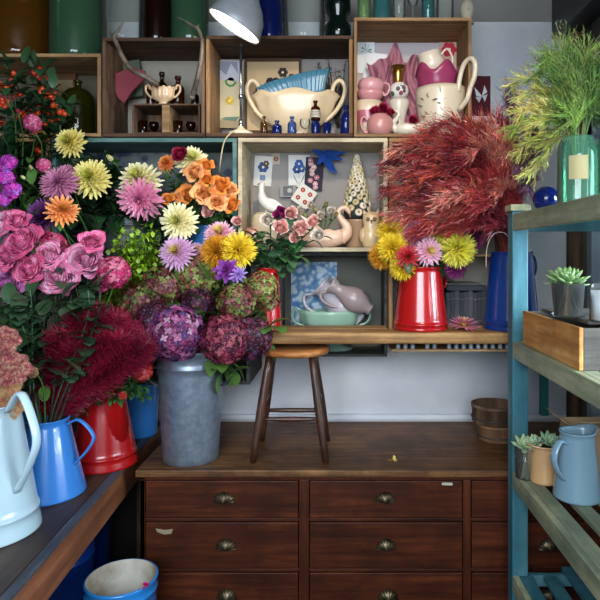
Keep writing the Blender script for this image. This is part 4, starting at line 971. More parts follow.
m.box(x0, x1, ya, ya + .004, z3, z3 + h); m.box(x0, x1, yb - .004, yb, z3, z3 + h); m.box(x0, x0 + .004, ya, yb, z3, z3 + h); m.box(x1 - .004, x1, ya, yb, z3, z3 + h); m.box(x0, x1, ya, yb, z3, z3 + .004)
m.build('body', cb, t, False, True)
m = MB(); m.add([(x0, ya, z3 + h), (x1, ya, z3 + h), (x1, ya - .05, z3 + h + .03), (x0, ya - .05, z3 + h + .03)], [(0, 1, 2, 3)]); m.add([(x0, ya, z3 + h), (x0, yb, z3 + h), (x0 - .05, yb, z3 + h + .035), (x0 - .05, ya, z3 + h + .035)], [(0, 1, 2, 3)])
f = m.build('flap', cb, t, False, True); f.modifiers.new('thick', 'SOLIDIFY').thickness = .003
# ================================================================ FLOWERS
G1, G2, G3 = lin('#2c4a26'), lin('#47692f'), lin('#1f3a2c')
VES = {  # x, y, mouth z, mouth radius
 'white': (-1.07, 1.74, 1.175, .06), 'blue': (-1.035, 2.02, 1.05, .05), 'red': (X(104, 2.31), 2.31, 1.06, .06), 'backz': (-1.42, 2.5, 1.21, .12),
 'backb': (X(140, 2.68), 2.68, 1.05, .07), 'bucket': (X(191, 2.37), 2.37, 1.22, .10), 'zpot': (X(130, 2.635), 2.635, 1.79, .09), 'opot': (X(207, 2.625), 2.625, 1.74, .065),
 'fpot': (X(12, 2.64), 2.64, 1.73, .07), 'posy': (X(268, 2.42), 2.425, 1.57, .03), 'mid': (X(420.5, 2.475), 2.475, 1.57, .065), 'navy': (X(512, 2.47), 2.48, 1.63, .065),
 'aqua': (X(577, 1.86), 1.86, 1.99, .04), 'swan': (X(322, 2.6), 2.6, 1.765, .04)}
CACHE = {}
def dahlia(c0, c1, c2, K=7, n=15, W=.13, flat=0.0, curl=.5, cup=.35, point=.4, core=None, depth=1.35):
    m = MB()
    for k in range(K):
        u = k / (K - 1); L = 1 - .62 * u; a0 = -.25 + flat + depth * u; nn = max(6, int(n * (1 - .45 * u)))
        for i in range(nn):
            a = 2 * PI * (i + .5 * (k % 2)) / nn + rnd(-.08, .08)
            M = Matrix.Translation((0, 0, .06 * k)) @ Matrix.Rotation(a, 4, 'Z')
            s = rnd(-.1, .1); cc = [jit(mix(q, core or q, max(0, u - .55) / .45 * .9), .1) for q in (c0, c1, c2)]
            m.petal(M, L * rnd(.9, 1.05), W * (1 - .35 * u), a0 + s, curl * (1 - u * .3) + s, cup, cc[0], cc[1], 4, point, .04, cc[2])
    m.ball((0, 0, .12), .16, mix(c0, G2, .2), 10, 6)
    return m
def rose(c0, c1, lip=None, n=36, openn=1.0):
    """c0 petal body, c1 towards the edge, lip the very rim"""
    m = MB(); lip = lip or c1
    for i in range(n):
        u = i / (n - 1); az = i * 2.2 + rnd(-.25, .25); r = .05 + .67 * u ** 1.15; h = .95 - .42 * u * openn; hw = 1.45 - .6 * u
        rows, cl = 7, 8; vs = []; wob = rnd(0, 6)
        for j in range(rows + 1):
            v = j / rows
            for k in range(cl + 1):
                s = 2 * k / cl - 1; ang = az + s * hw * (.55 + .5 * math.sin(PI * min(v * .8 + .12, 1)))
                g = math.sin(PI / 2 * min(1, v * 1.5 + .1)) ** .8
                close = (1 - .95 * (1 - u) ** 1.3 * max(0, v - .3))
                fl = openn * (.03 + .34 * u * u) * max(0, v - .5) ** 1.6 * 2.6
                rr = r * (.22 + .72 * g) * close + fl * (.8 + .25 * math.cos(3 * s + wob)) + .02 * math.sin(9 * s + i) * v * u
                zz = h * v * (1 - .16 * s * s * v) - .12 - .22 * max(0, v - .82) * 5 * u * openn * .6 + .03 * math.sin(6 * s + i) * v
                vs.append((math.cos(ang) * rr, math.sin(ang) * rr, zz))
        fs = []; cs = []; ce = jit(c0, .1); cf = jit(c1, .1)
        for j in range(rows):
            for k in range(cl):
                b = j * (cl + 1) + k; fs.append((b, b + 1, b + cl + 2, b + cl + 1)); t = j / (rows - 1)
                cs.append(mix(ce, cf, t) if t < .9 else mix(cf, lip, .8))
        m.add(vs, fs, cs)
    m.ball((0, 0, -.12), .16, G2, 8, 5)
    for i in range(5): m.petal(Matrix.Translation((0, 0, -.1)) @ Matrix.Rotation(i * 1.257, 4, 'Z'), .5, .09, -.3, -.9, .3, G2, G1, 4, .9)
    return m
def hydrangea(pal, n=150, fs=.17, bumpy=.05, four=True):
    m = MB()
    for i in range(n):
        u = 1 - 1.62 * (i + .5) / n; a = i * 2.399963; s = math.sqrt(max(0, 1 - u * u)); d = V((math.cos(a) * s, math.sin(a) * s, u)) 
        r = .92 + rnd(-bumpy, bumpy); o = d * r; nrm = (d + V((rnd(-.35, .35), rnd(-.35, .35), rnd(-.35, .35)))).normalized()
        uu = nrm.orthogonal().normalized(); w = nrm.cross(uu); c = random.choice(pal); ph = rnd(0, 2); z = fs * rnd(.8, 1.15)
        for q in range(4):
            e = uu * math.cos(ph + q * PI / 2) + w * math.sin(ph + q * PI / 2); f = nrm.cross(e); cc = jit(c, .18)
            m.add([o, o + e * z * .5 - f * z * .42 + nrm * z * .16, o + e * z * .98 - f * z * .2 + nrm * z * .1, o + e * z * .98 + f * z * .2 + nrm * z * .1, o + e * z * .5 + f * z * .42 + nrm * z * .16, o + e * z * .55 + nrm * z * .06],
                  [(0, 1, 5), (1, 2, 5), (2, 3, 5), (3, 4, 5), (4, 0, 5)], cc)
        m.disc(o + nrm * .02, fs * .12, nrm, mix(c, (1, 1, .8), .3), 5)
    m.ball((0, 0, 0), .80, mix(pal[0], G1, .55), 16, 10)
    return m
def sedum(pal, n=680):
    m = MB()
    for i in range(n):
        u = 1 - 1.15 * (i + .5) / n; a = i * 2.399963; s = math.sqrt(max(0, 1 - u * u)); d = V((math.cos(a) * s, math.sin(a) * s, u * .7))
        lump = .9 + .12 * math.sin(7 * d.x + 2) * math.sin(6 * d.y) ; o = d * lump; c = jit(random.choice(pal), .32)
        n_ = d.normalized(); uu = n_.orthogonal().normalized(); w = n_.cross(uu); r = .085
        for q in range(5):
            e = uu * math.cos(q * 1.257) + w * math.sin(q * 1.257); e2 = uu * math.cos(q * 1.257 + .6) + w * math.sin(q * 1.257 + .6)
            m.add([o - n_ * .05, o + e * r * .5, o + (e + e2) * .5 * r * 1.2 + n_ * .13, o + e2 * r * .5], [(0, 1, 2, 3)], c)
    m.ball((0, 0, -.12), .72, lin('#7a5a44'), 14, 8, sz=.7)
    return m
def fluff(c0, c1, n=520, L=1.0):
    """spider / cactus bloom"""
    m = MB()
    for i in range(n):
        u = 1 - 1.25 * (i + .5) / n; a = i * 2.399963; s = math.sqrt(max(0, 1 - u * u)); d = V((math.cos(a) * s, math.sin(a) * s, u))
        M = aim(d, rnd(0, 6)) @ Matrix.Rotation(-PI / 2 + rnd(-.2, .2), 4, 'Y')
        t = .55 + .45 * (1 - max(0, u)) ; cc = jit(mix(c1, c0, (1 - t) * 1.6), .12)
        m.petal(M, L * rnd(.85, 1.05) * (.62 + .38 * s), .055, 0, rnd(-.1, .7), .5, c0, cc, 3, .5, .05)
    return m
def bud(c):
    m = MB()
    for i in range(16): m.petal(Matrix.Rotation(i * 2.4, 4, 'Z'), 1.5, .5, 1.05 + .02 * i, .7, .5, jit(c, .1), jit(c, .1), 4, .3, .12)
    m.ball((0, 0, .3), .45, c, 10, 8); m.lathe([(.1, -.25), (.4, -.05), (.5, .2), (.42, .35)], 10, c=G2)
    return m
def pompom(c): return hydrangea([c, jit(c, .3), mix(c, (1, 1, 1), .12)], 170, .17, .02)
BL = {
 'yellow': lambda: dahlia(lin('#a9a63c'), lin('#dcc95c'), lin('#ecdf95'), 10, 21, .135, core=lin('#b5b344')),
 'cream': lambda: dahlia(lin('#c9c168'), lin('#ece0a0'), lin('#f3ecc6'), 10, 21, .14, core=lin('#c6c25a')),
 'pinkd': lambda: dahlia(lin('#c05a8c'), lin('#dd7aa6'), lin('#f0a6bd'), 9, 22, .13, .1),
 'orange': lambda: dahlia(lin('#c0452a'), lin('#e07a3c'), lin('#f0a563'), 8, 18, .15, .1, core=lin('#d08a3a')),
 'purple': lambda: dahlia(lin('#45204f'), lin('#6b3478'), lin('#88528e'), 10, 21, .13, .25, .8, .5),
 'mauve': lambda: dahlia(lin('#7a3a64'), lin('#a3587c'), lin('#c0809a'), 7, 24, .075, -.05, .3, .2, .9, depth=1.1),
 'lilac': lambda: dahlia(lin('#c8b45a'), lin('#c48ab8'), lin('#dcb4d4'), 8, 24, .095, 0, .4, .3, .7, core=lin('#c9b250')),
 'pinkw': lambda: dahlia(lin('#cfa860'), lin('#d98cb0'), lin('#eac2d2'), 8, 24, .1, 0, .4, .3, .7, core=lin('#d8c05a')),
 'fallen': lambda: dahlia(lin('#d8b85a'), lin('#cf6a98'), lin('#e79ab6'), 5, 16, .09, .2, .2, .3, .8, core=lin('#d0b04a')),
 'crimson': lambda: dahlia(lin('#5c0a14'), lin('#a81c28'), lin('#c63440'), 6, 16, .11, .05, .4, .3, .5, core=lin('#7a2414')),
 'mumy': lambda: fluff(lin('#dcb81c'), lin('#f8e04a')), 'mumgold': lambda: fluff(lin('#c07c14'), lin('#e8ac34')), 'mumlime': lambda: fluff(lin('#dcd43c'), lin('#f8f274')),
 'mumpink': lambda: fluff(lin('#b06078'), lin('#dc96a8')), 'mumplum': lambda: fluff(lin('#4c1440'), lin('#a03a86')),
 'rosep': lambda: rose(lin('#c44a7c'), lin('#e58ab0'), lin('#c02a62')), 'rosel': lambda: rose(lin('#d886ac'), lin('#f2c0d8'), lin('#d04a80')), 'rosem': lambda: rose(lin('#b05a9c'), lin('#dc9ad0'), lin('#b04a94')),
 'rosepeach': lambda: rose(lin('#e2883a'), lin('#f5bd74'), lin('#f0a070')), 'roseorange': lambda: rose(lin('#d9701e'), lin('#eea044'), lin('#dc7a38')),
 'rosepale': lambda: rose(lin('#d98a84'), lin('#f2bdb2'), lin('#f6cfc4'), 34, .55), 'rosewhite': lambda: rose(lin('#cbbba6'), lin('#e8dccc'), lin('#efe6dc'), 34, .55),
 'rosered': lambda: rose(lin('#6a0c22'), lin('#96183a'), lin('#a82448'), openn=.6), 'rosemag': lambda: rose(lin('#5a0a3a'), lin('#8c1a5a'), lin('#a03070'), openn=.5),
 'hyp': lambda: hydrangea([lin('#6e2a56'), lin('#8a3a68'), lin('#a65a88'), lin('#5e2a62'), lin('#b98aa8'), lin('#55356a')], 210, .15),
 'hyb': lambda: hydrangea([lin('#6a1e34'), lin('#842a42'), lin('#a04a58'), lin('#551a34'), lin('#7a2440')], 210, .15),
 'hyd': lambda: hydrangea([lin('#40142a'), lin('#5a2038'), lin('#6e3048'), lin('#4a2a48')], 210, .15),
 'hya': lambda: hydrangea([lin('#5e2a2a'), lin('#6e3a30'), lin('#74743c'), lin('#56622c'), lin('#7c4040'), lin('#5a2c30')], 230, .14, .07),
 'hyg': lambda: hydrangea([lin('#7a4432'), lin('#7f8440'), lin('#5d6a2e'), lin('#8f5248'), lin('#8a9150')], 230, .14, .07),
 'hot': lambda: pompom(lin('#c02a62')), 'ballpink': lambda: pompom(lin('#c24a78')), 'geranium': lambda: hydrangea([lin('#b81a22'), lin('#c8322e'), lin('#d85a58')], 70, .28),
 'sed': lambda: sedum([lin('#cc6a70'), lin('#dc9080'), lin('#a84860'), lin('#e4c0a0'), lin('#8c3c50')]), 'sedg': lambda: sedum([lin('#d8aa7a'), lin('#c9bb80'), lin('#d88c74')]),
 'bud': lambda: bud(lin('#d8d29a')), 'budr': lambda: bud(lin('#a83a52')),
 'stock': lambda: hydrangea([lin('#b02a98'), lin('#c43aa8'), lin('#8e2a92'), lin('#a05ab8')], 60, .34, .1),
 'anem': lambda: dahlia(lin('#5a0a5a'), lin('#7c2a8a'), lin('#8a4aa8'), 3, 8, .34, .1, .2, .3, .1), 'anlil': lambda: dahlia(lin('#6a4a90'), lin('#8e6ab4'), lin('#a88ac8'), 4, 11, .16, .1, .3, .3, .5)}
def bloom_mesh(kind, var):
    k = (kind, var)
    if k not in CACHE: CACHE[k] = BL[kind]().mesh('bloom', plant)
    return CACHE[k]
FR = {}
def leafset(m, pts, n, L, W, c, t0=.25, t1=.92, droop=.6):
    for q in range(n):
        t = t0 + (t1 - t0) * q / max(1, n - 1); i = min(int(t * (len(pts) - 1)), len(pts) - 2); p = pts[i].lerp(pts[i + 1], t * (len(pts) - 1) - i)
        d = (pts[i + 1] - pts[i]).normalized(); a = rnd(0, 2 * PI); o = d.orthogonal().normalized(); o2 = d.cross(o)
        e = o * math.cos(a) + o2 * math.sin(a)
        yield p, (d * .5 + e + V((0, -.25, 0))).normalized(), L * rnd(.75, 1.15), W * rnd(.8, 1.1), jit(c, .22)
def stem_path(ves, tip, face):
    x, y, z, r = VES[ves]; a = rnd(0, 2 * PI); q = r * math.sqrt(rnd(0, .7))
    dirx = V((tip.x - x, tip.y - y, 0)); 
    if dirx.length > 1e-5: dirx = dirx.normalized() * r * .55
    mo = V((x + dirx.x + math.cos(a) * q * .35, y + dirx.y + math.sin(a) * q * .35, z)); bot = V((x - dirx.x * .3, y - dirx.y * .3, z - (.13 if ves != 'swan' else .06)))
    H = max(.05, (tip - mo).length)
    return [bot] + bez(mo, mo + (mo - bot).normalized() * H * .35, tip - V(face).normalized() * H * .35, tip, 8)
def flower(kind, px, py, d, rpx, ves, label, cat='flower', face=None, name=None, leaves=2, lc=G2, LL=.07, group=None, var=0, sr=.0028, sq=1):
    tip = P(px, py, d); r = U(rpx, d) * (1.28 if kind.startswith('rose') else 1.12 if kind.startswith(('mum', 'sed')) else 1.06); f = V(face) if face else V((rnd(-.35, .35), -1, rnd(.15, .55)))
    f.normalize(); base = tip - f * r * .35
    pts = stem_path(ves, base, f)
    nm = name or ('dahlia' if kind in ('yellow', 'cream', 'pinkd', 'orange', 'purple', 'mauve', 'lilac', 'pinkw', 'crimson') else 'rose' if kind.startswith('rose') else
                  'hydrangea' if kind.startswith('hy') else 'chrysanthemum' if kind.startswith('mum') else 'sedum' if kind.startswith('sed') else 'flower')
    t = thing(nm, label, cat, pts[0], 0, group)
    b = bpy.data.objects.new('bloom', bloom_mesh(kind, var)); col.objects.link(b); b.parent = t; b.location = base - t.location
    b.rotation_euler = (aim(f, rnd(0, 6))).to_euler(); b.scale = (r, r, r * sq)
    m = MB(); m.tube(pts, sr, 6, lc); m.build('stem', plant, t, world=True)
    for p, dd, L, W, c in leafset(None, pts, leaves, LL, LL * .26, lc, .45, .93):
        MB().leaf(p, dd, L, W, c, .8).build('leaf', leafm, t, world=True)
    return t
F = flower
# --- left: yellow and mauve dahlias in the zinc pot and behind
F('yellow', 68, 141, 2.35, 15.5, 'zpot', 'pale yellow dahlia highest on the left, against the crate corner', face=(-.1, -1, .2))
F('yellow', 89, 177, 2.32, 20, 'zpot', 'large soft yellow dahlia just right of the mauve spiky one', var=1, face=(.15, -1, .15))
F('cream', 138, 178, 2.42, 21, 'zpot', 'cream yellow dahlia directly above the pink dahlia in the zinc pot', face=(0, -1, .45), sq=1.1)
F('pinkd', 138, 201, 2.38, 23, 'zpot', 'wide pink dahlia drooping over the rim of the zinc pot', face=(0, -.8, -.35), sq=.75)
F('cream', 177, 221, 2.34, 19, 'zpot', 'cream dahlia with pointed petals right of the zinc pot', var=1, face=(-.05, -1, .05))
F('bud', 111, 159, 2.4, 5, 'zpot', 'small cream bud on a thin stem above the pink dahlia', name='flower_bud', cat='flower bud')
F('cream', 192, 159, 2.46, 17, 'opot', 'cream dahlia behind the orange roses, beside the dark red one', face=(.3, -1, .5))
F('rosered', 179, 154, 2.42, 8.5, 'opot', 'dark crimson ball bloom at the top of the orange rose bunch', name='dahlia', face=(-.2, -1, .3))
F('orange', 165, 162, 2.44, 9.5, 'opot', 'small salmon bloom left of the dark crimson ball', face=(-.3, -1, .4))
for i, (px, py, r, k, lab) in enumerate([(193, 171, 10, 'rosepeach', 'peach orange rose high in the bunch, under the cream dahlia'), (206, 164, 8, 'roseorange', 'small orange rose at the upper edge of the orange bunch'),
    (188, 193, 11, 'roseorange', 'orange rose at the left of the orange bunch'), (205, 193, 12, 'rosepeach', 'largest peach rose in the centre of the orange bunch'), (219, 184, 11, 'roseorange', 'golden orange rose at the right of the orange bunch'),
    (230, 189, 8, 'rosepeach', 'small peach rose at the far right edge of the orange bunch'), (217, 201, 10, 'rosepeach', 'peach rose low in the orange bunch above the blue pot'), (231, 203, 9, 'roseorange', 'orange rose lowest at the right, above the lilac bloom'),
    (208, 211, 7, 'rosepale', 'pinkish rose at the bottom of the orange bunch'), (207, 178, 8, 'roseorange', 'half hidden orange rose between the peach roses'), (167, 198, 7, 'roseorange', 'little orange rose bud left of the orange bunch'), (178, 196, 7, 'rosepeach', 'small dull orange rose beside the little bud')]):
    F(k, px, py, 2.43 + .02 * (i % 3), r, 'opot', lab, var=i % 2, face=(rnd(-.4, .4), -1, rnd(.1, .6)), leaves=3, LL=.05)
F('mauve', 56, 180, 2.22, 20, 'backb', 'mauve spiky dahlia with thin petals left of the big yellow one', face=(.1, -1, .35))
F('orange', 63, 209, 2.18, 16, 'backb', 'orange dahlia drooping below the mauve spiky one', face=(.7, -1, .35), var=1)
F('purple', 41, 215, 2.24, 18, 'backb', 'dusky purple dahlia beside the orange one', face=(-.1, -1, .2))
F('mauve', 66, 170, 2.3, 9, 'backb', 'small salmon mauve bloom tucked behind the big yellow dahlia', var=1)
F('ballpink', 32, 121, 2.3, 8.5, 'fpot', 'round pink ball bloom below the orange berries', name='ball_flower', leaves=3)
F('ballpink', 42, 164, 2.25, 7, 'fpot', 'smaller pink ball bloom above the mauve dahlia', name='ball_flower', var=1)
for px, py, lab in ((5, 98, 'pink rose bud left of the ball bloom, highest'), (18, 112, 'pinkish bud close beside the ball bloom'), (35, 133, 'tiny red bud just under the pink ball bloom')):
    F('budr', px, py, 2.28, 3.6, 'fpot', lab, name='flower_bud', cat='flower bud', leaves=1)
for i, (px, py, r, lab) in enumerate([(8, 161, 7, 'top floret cluster of the magenta stocks at the left edge'), (4, 176, 8, 'middle floret cluster of the magenta stocks at the left edge'), (10, 189, 8, 'magenta stock cluster just above the roses'), (2, 198, 7, 'lowest magenta stock cluster at the left edge'), (-4, 166, 7, 'magenta stock cluster cut by the left picture edge')]):
    F('stock', px, py, 2.15, r, 'fpot', lab, name='stock_flower', var=i % 2, leaves=1)
for i, (px, py, lab) in enumerate([(31, 168, 'small green-white bud to the right of the stocks'), (24, 178, 'lilac tinted bud beside the magenta stocks')]): F('bud', px, py, 2.18, 3.2, 'fpot', lab, name='flower_bud', cat='flower bud')
# --- big pink roses
for i, (px, py, r, k, f, lab) in enumerate([(20, 240, 19, 'rosep', (-.3, -1, .6), 'pink rose at the upper left of the big rose mass'), (-2, 225, 15, 'rosel', (-.4, -1, .4), 'pink rose cut off by the left edge, above the others'), (47, 254, 15, 'rosel', (.1, -1, .5), 'pale pink rose in the centre of the big rose mass'),
    (84, 258, 19, 'rosel', (.1, -1, .25), 'pale pink rose with cupped petals facing out, right of the mass'), (92, 240, 12, 'rosep', (.5, -1, .6), 'pink rose open to the side at the top right of the mass'), (28, 268, 17, 'rosep', (-.2, -1, .3), 'pink rose low left of centre in the mass'),
    (56, 276, 19, 'rosel', (.0, -1, .15), 'wide pale pink rose lowest in the centre of the mass'), (4, 284, 19, 'rosem', (-.2, -1, .2), 'lilac pink rose at the bottom left edge'), (5, 256, 13, 'rosep', (-.3, -1, .2), 'deep pink rose at the left edge between lilac and upper ones'), (17, 219, 12, 'rosep', (.1, -1, .7), 'pink rose peeking over the top left of the mass')]):
    F(k, px, py, 2.0 + .02 * (i % 4), r, 'blue', lab, face=f, var=i % 3, leaves=4, lc=G3, LL=.10, sr=.0035)
F('hot', 49, 246, 2.1, 17, 'blue', 'ruffled hot pink bloom behind the centre roses', name='ruffled_flower')
F('hot', 113, 270, 2.06, 16, 'blue', 'ruffled hot pink bloom at the right end of the rose mass', name='ruffled_flower', var=1)
F('hot', 100, 283, 2.1, 9, 'blue', 'small ruffled pink bloom below the cupped pale rose', name='ruffled_flower')
# --- hydrangeas
for px, py, d, r, k, f, lab in [(174, 330, 2.19, 28, 'hyp', (0, -1, .5), 'speckled purple hydrangea head at the front of the zinc bucket'), (224, 337, 2.2, 25, 'hyb', (.1, -1, .4), 'burgundy hydrangea head right of the purple one'),
    (253, 337, 2.28, 22, 'hyd', (.5, -1, .1), 'dark plum hydrangea head behind the burgundy one, above the stool'), (197, 301, 2.32, 17, 'hyd', (0, -1, .5), 'dark maroon hydrangea head in the middle behind the front pair'),
    (237, 300, 2.27, 20, 'hya', (.2, -1, .6), 'antique brown-green hydrangea head above the dark plum one'), (263, 286, 2.34, 17, 'hyg', (.4, -1, .5), 'greenish hydrangea head at the right beside the red jug'),
    (196, 272, 2.38, 24, 'hyg', (0, -1, .5), 'large green-tinged hydrangea head under the lilac dahlia'), (158, 284, 2.34, 22, 'hya', (-.2, -1, .6), 'brown-red hydrangea head beside the lime green filler'),
    (134, 300, 2.3, 19, 'hya', (-.4, -1, .5), 'dark russet hydrangea head left, above the plumes'), (150, 318, 2.24, 17, 'hyd', (-.5, -1, .3), 'maroon hydrangea head between purple one and plumes'), (268, 300, 2.4, 15, 'hya', (.5, -1, .3), 'russet hydrangea head lowest on the right side'),
    (190, 287, 2.42, 14, 'hya', (0, -1, .4), 'small russet hydrangea head in the middle gap')]:
    F(k, px, py, d, r, 'bucket', lab, face=f, leaves=2, lc=G2, LL=.1, sr=.004, var=(px % 2))
MB_ = None
F('lilac', 175, 251, 2.3, 18, 'bucket', 'lilac dahlia with a yellow centre above the hydrangeas', face=(0, -1, .35))
F('lilac', 196, 249, 2.38, 9, 'bucket', 'small lilac dahlia half hidden beside the gold chrysanthemum', var=1)
F('pinkw', 219, 232, 2.4, 17, 'bucket', 'pinkish lilac dahlia behind the two yellow chrysanthemums', face=(0, -1, .7))
F('mumgold', 215, 250, 2.33, 16, 'bucket', 'golden chrysanthemum left of the brighter yellow one', face=(-.2, -1, .3))
F('mumy', 238, 249, 2.32, 17, 'bucket', 'bright yellow chrysanthemum next to the pale crate', face=(.2, -1, .2))
F('anem', 224, 269, 2.28, 13, 'bucket', 'deep magenta purple flower under the golden chrysanthemum', face=(-.3, -1, .2))
F('anlil', 238, 274, 2.28, 9, 'bucket', 'small violet flower beside the deep purple one', face=(.2, -1, .2))
# --- posy in the narrow red jug
for i, (px, py, r, k, lab) in enumerate([(281, 227, 8.5, 'rosepale', 'pale pink rose at the left front of the posy'), (300, 228, 8.5, 'rosepale', 'pale pink rose in the centre of the posy, right of the first'), (291, 213, 7, 'rosepale', 'pale pink rose at the top of the posy beside the magenta one'),
    (313, 221, 7, 'rosepale', 'pale pink rose in front of the swan, upper one'), (318, 235, 7, 'rosewhite', 'whitish rose lowest on the right, in front of the swan'), (280, 214, 8, 'rosemag', 'dark magenta rose at the top left of the posy'), (295, 237, 6.5, 'rosepale', 'small pink rose hanging below the centre one'),
    (267, 219, 7, 'rosewhite', 'cream bloom at the upper left edge of the posy')]):
    F(k, px, py, 2.38 + .01 * (i % 3), r, 'posy', lab, face=(rnd(-.3, .3), -1, rnd(0, .5)), var=i % 2, leaves=4, lc=lin('#2e5138'), LL=.07)
F('rosepale', 237, 221, 2.44, 5.5, 'bucket', 'single pale pink rosebud in front of the edge of the limed crate', name='rose', leaves=2, LL=.04)
# --- dark red roses lying on the pink teapot and the small swan
for px, py, d, r, lab in [(375, 112, 2.545, 7, 'dark red rose at the left on top of the pink teapot'), (383, 109.5, 2.555, 7.5, 'dark red rose in the middle on top of the pink teapot'), (390, 113.5, 2.54, 6.5, 'dark red rose at the right on top of the pink teapot'), (413, 121, 2.525, 6.5, 'dark red rose resting against the small white swan')]:
    t = thing('rose', lab, 'flower', P(px, py, d)); b = bpy.data.objects.new('bloom', bloom_mesh('rosered', 0)); col.objects.link(b); b.parent = t
    b.scale = (U(r, d),) * 3; b.rotation_euler = aim(V((rnd(-.4, .4), -1, rnd(.2, .8)))).to_euler()
# --- blossom in the swan
for i in range(8):
    F('bud' if i % 2 else 'rosewhite', 300 + i * 5.2, 210 + 6 * math.sin(i * 2.1), 2.60, 4.5, 'swan', 'small white blossom filling the swan planter', name='white_blossom', group='white blossoms in the swan planter', leaves=2, LL=.03, var=i % 2)
# --- chrysanthemums in the red jug
for i, (px, py, d, r, k, f, lab) in enumerate([(391, 228, 2.44, 14, 'mumy', (-.2, -1, .7), 'yellow chrysanthemum at the top left of the red jug'), (392, 247, 2.38, 15, 'mumy', (-.2, -1, .2), 'bright yellow chrysanthemum left of the crimson bloom'), (380, 256, 2.42, 13, 'mumgold', (-.6, -1, 0), 'golden chrysanthemum at the far left of the red jug'),
    (403, 270, 2.38, 12, 'mumy', (0, -1, -.4), 'yellow chrysanthemum hanging over the jug rim'), (408, 257, 2.33, 13, 'crimson', (0, -1, 0), 'crimson bloom at the front centre of the red jug'), (419, 231, 2.42, 16, 'mumpink', (0, -1, .6), 'dusty pink chrysanthemum at the top of the red jug'),
    (430, 251, 2.36, 15, 'pinkw', (.1, -1, .1), 'pale pink dahlia with yellow centre right of the crimson one'), (445, 234, 2.42, 14, 'mumlime', (.3, -1, .6), 'yellow-green chrysanthemum at the upper right of the red jug'), (461, 248, 2.38, 18, 'mumlime', (.4, -1, .1), 'large lime yellow chrysanthemum furthest right in the red jug'),
    (458, 268, 2.42, 11, 'mumplum', (.5, -1, -.2), 'plum pink bloom below the large lime chrysanthemum'), (474, 237, 2.46, 12, 'mumplum', (.6, -1, .5), 'dark plum bloom behind the large lime chrysanthemum')]):
    F(k, px, py, d, r, 'mid', lab, face=f, var=i % 2, leaves=2, lc=G1, LL=.07)
# fallen dahlia on the plank
t = thing('dahlia', 'pink and yellow dahlia head lying on the plank by the books', 'flower', (X(464, 2.44), 2.44, 1.3205))
b = bpy.data.objects.new('bloom', bloom_mesh('fallen', 0)); col.objects.link(b); b.parent = t; b.scale = (.075, .075, .06); b.location = (0, 0, .018); b.rotation_euler = (.15, 0, .4)
# --- geranium and greens in the red enamel jug
F('geranium', 141, 370, 2.22, 11, 'red', 'bright red ruffled bloom over the left red jug, larger', name='geranium', face=(.2, -1, .2))
F('geranium', 133, 357, 2.25, 7, 'red', 'smaller red bloom just above the larger red one', name='geranium', var=1)
F('geranium', 122, 395, 2.2, 4.5, 'red', 'tiny red bloom among the greens of the left red jug', name='geranium')
# --- sedum
for i, (px, py, r, k, lab) in enumerate([(3, 338, 13, 'sed', 'topmost pink sedum head at the left edge'), (10, 366, 16, 'sed', 'large pink sedum head in the middle of the pale jug'), (0, 388, 17, 'sedg', 'yellowish sedum head at the left, over the jug rim'), (10, 402, 14, 'sedg', 'peach sedum head lowest, beside the jug handle'), (-6, 362, 13, 'sed', 'pink sedum head cut by the left edge')]):
    F(k, px, py, 1.70 + .01 * i, r, 'white', lab, face=(.2, -1, .8), var=i % 2, leaves=1, LL=.05, sr=.003)
F('sedg', 32, 372, 1.9, 5, 'blue', 'little pale green floret head right of the sedum', name='floret', leaves=1)

# ---------------------------------------------------------------- foliage things
BERRY = [MB().ball((0, 0, 0), .0092, lin(c), 10, 6).mesh('berry', leafm) for c in ('#d2421c', '#e25a24', '#b82e1e')]
def leafy(px, py, d, ves, label, n, L, W, c, name='foliage_stem', cat='foliage', group=None, droop=.6, t0=.25, bend=None, width=1, rpx=0, rows=5, berries=None):
    tip = P(px, py, d); pts = stem_path(ves, tip, bend or (rnd(-.3, .3), -.6, .8)); t = thing(name, label, cat, pts[0], 0, group)
    MB().tube(pts, .0028, 5, jit(c, .1)).build('stem', plant, t, world=True)
    pts2 = pts[1:]; m = MB()
    for p, dd, l, w, cc in leafset(None, pts2, n, L, W, c, t0, 1.0): m.leaf(p + V((rnd(-1, 1), rnd(-1, 1), rnd(-1, 1))) * U(rpx, d) * .5, dd, l, w, cc, droop, rows)
    m.build('leaves', leafm, t, world=True)
    if berries:
        for q in range(berries[0]):
            tt = rnd(.55, 1); i = min(int(tt * (len(pts2) - 1)), len(pts2) - 2); p = pts2[i] + V((rnd(-1, 1), rnd(-1, .3), rnd(-.6, 1))) * .022
            b = bpy.data.objects.new('berry', BERRY[q % 3]); col.objects.link(b); b.parent = t; b.location = p - t.location; z = rnd(.8, 1.25); b.scale = (z, z, z * 1.2)
            b.rotation_euler = (rnd(-.6, .6), rnd(-.6, .6), 0)
    return t
DG, BG, MG = lin('#27452a'), lin('#425c3e'), lin('#3a6030')
for i, (px, py) in enumerate([(4, 64), (28, 62), (42, 68), (55, 88), (62, 101), (72, 103), (10, 78)]):
    leafy(px, py, 2.34 + .02 * (i % 3), 'fpot', 'arching spray of orange-red berries with dark leaves', 26, .075, .018, DG, 'berry_spray', 'berry branch', 'orange berry sprays at upper left', bend=((.6 if i > 2 else 0), -.7, .1), rpx=8, berries=(24, ['#c23a1c', '#d4501e', '#a82a1c']))
for i, (px, py) in enumerate([(14, 92), (40, 98), (50, 120), (28, 88), (2, 110), (60, 125), (44, 138), (20, 142), (2, 134), (70, 128)]):
    leafy(px, py, 2.42 + .015 * (i % 4), 'fpot', 'dark green leafy stem under the orange berries', 24, .085, .022, jit(DG, .3), group='dark leafy stems under the berries', rpx=12)
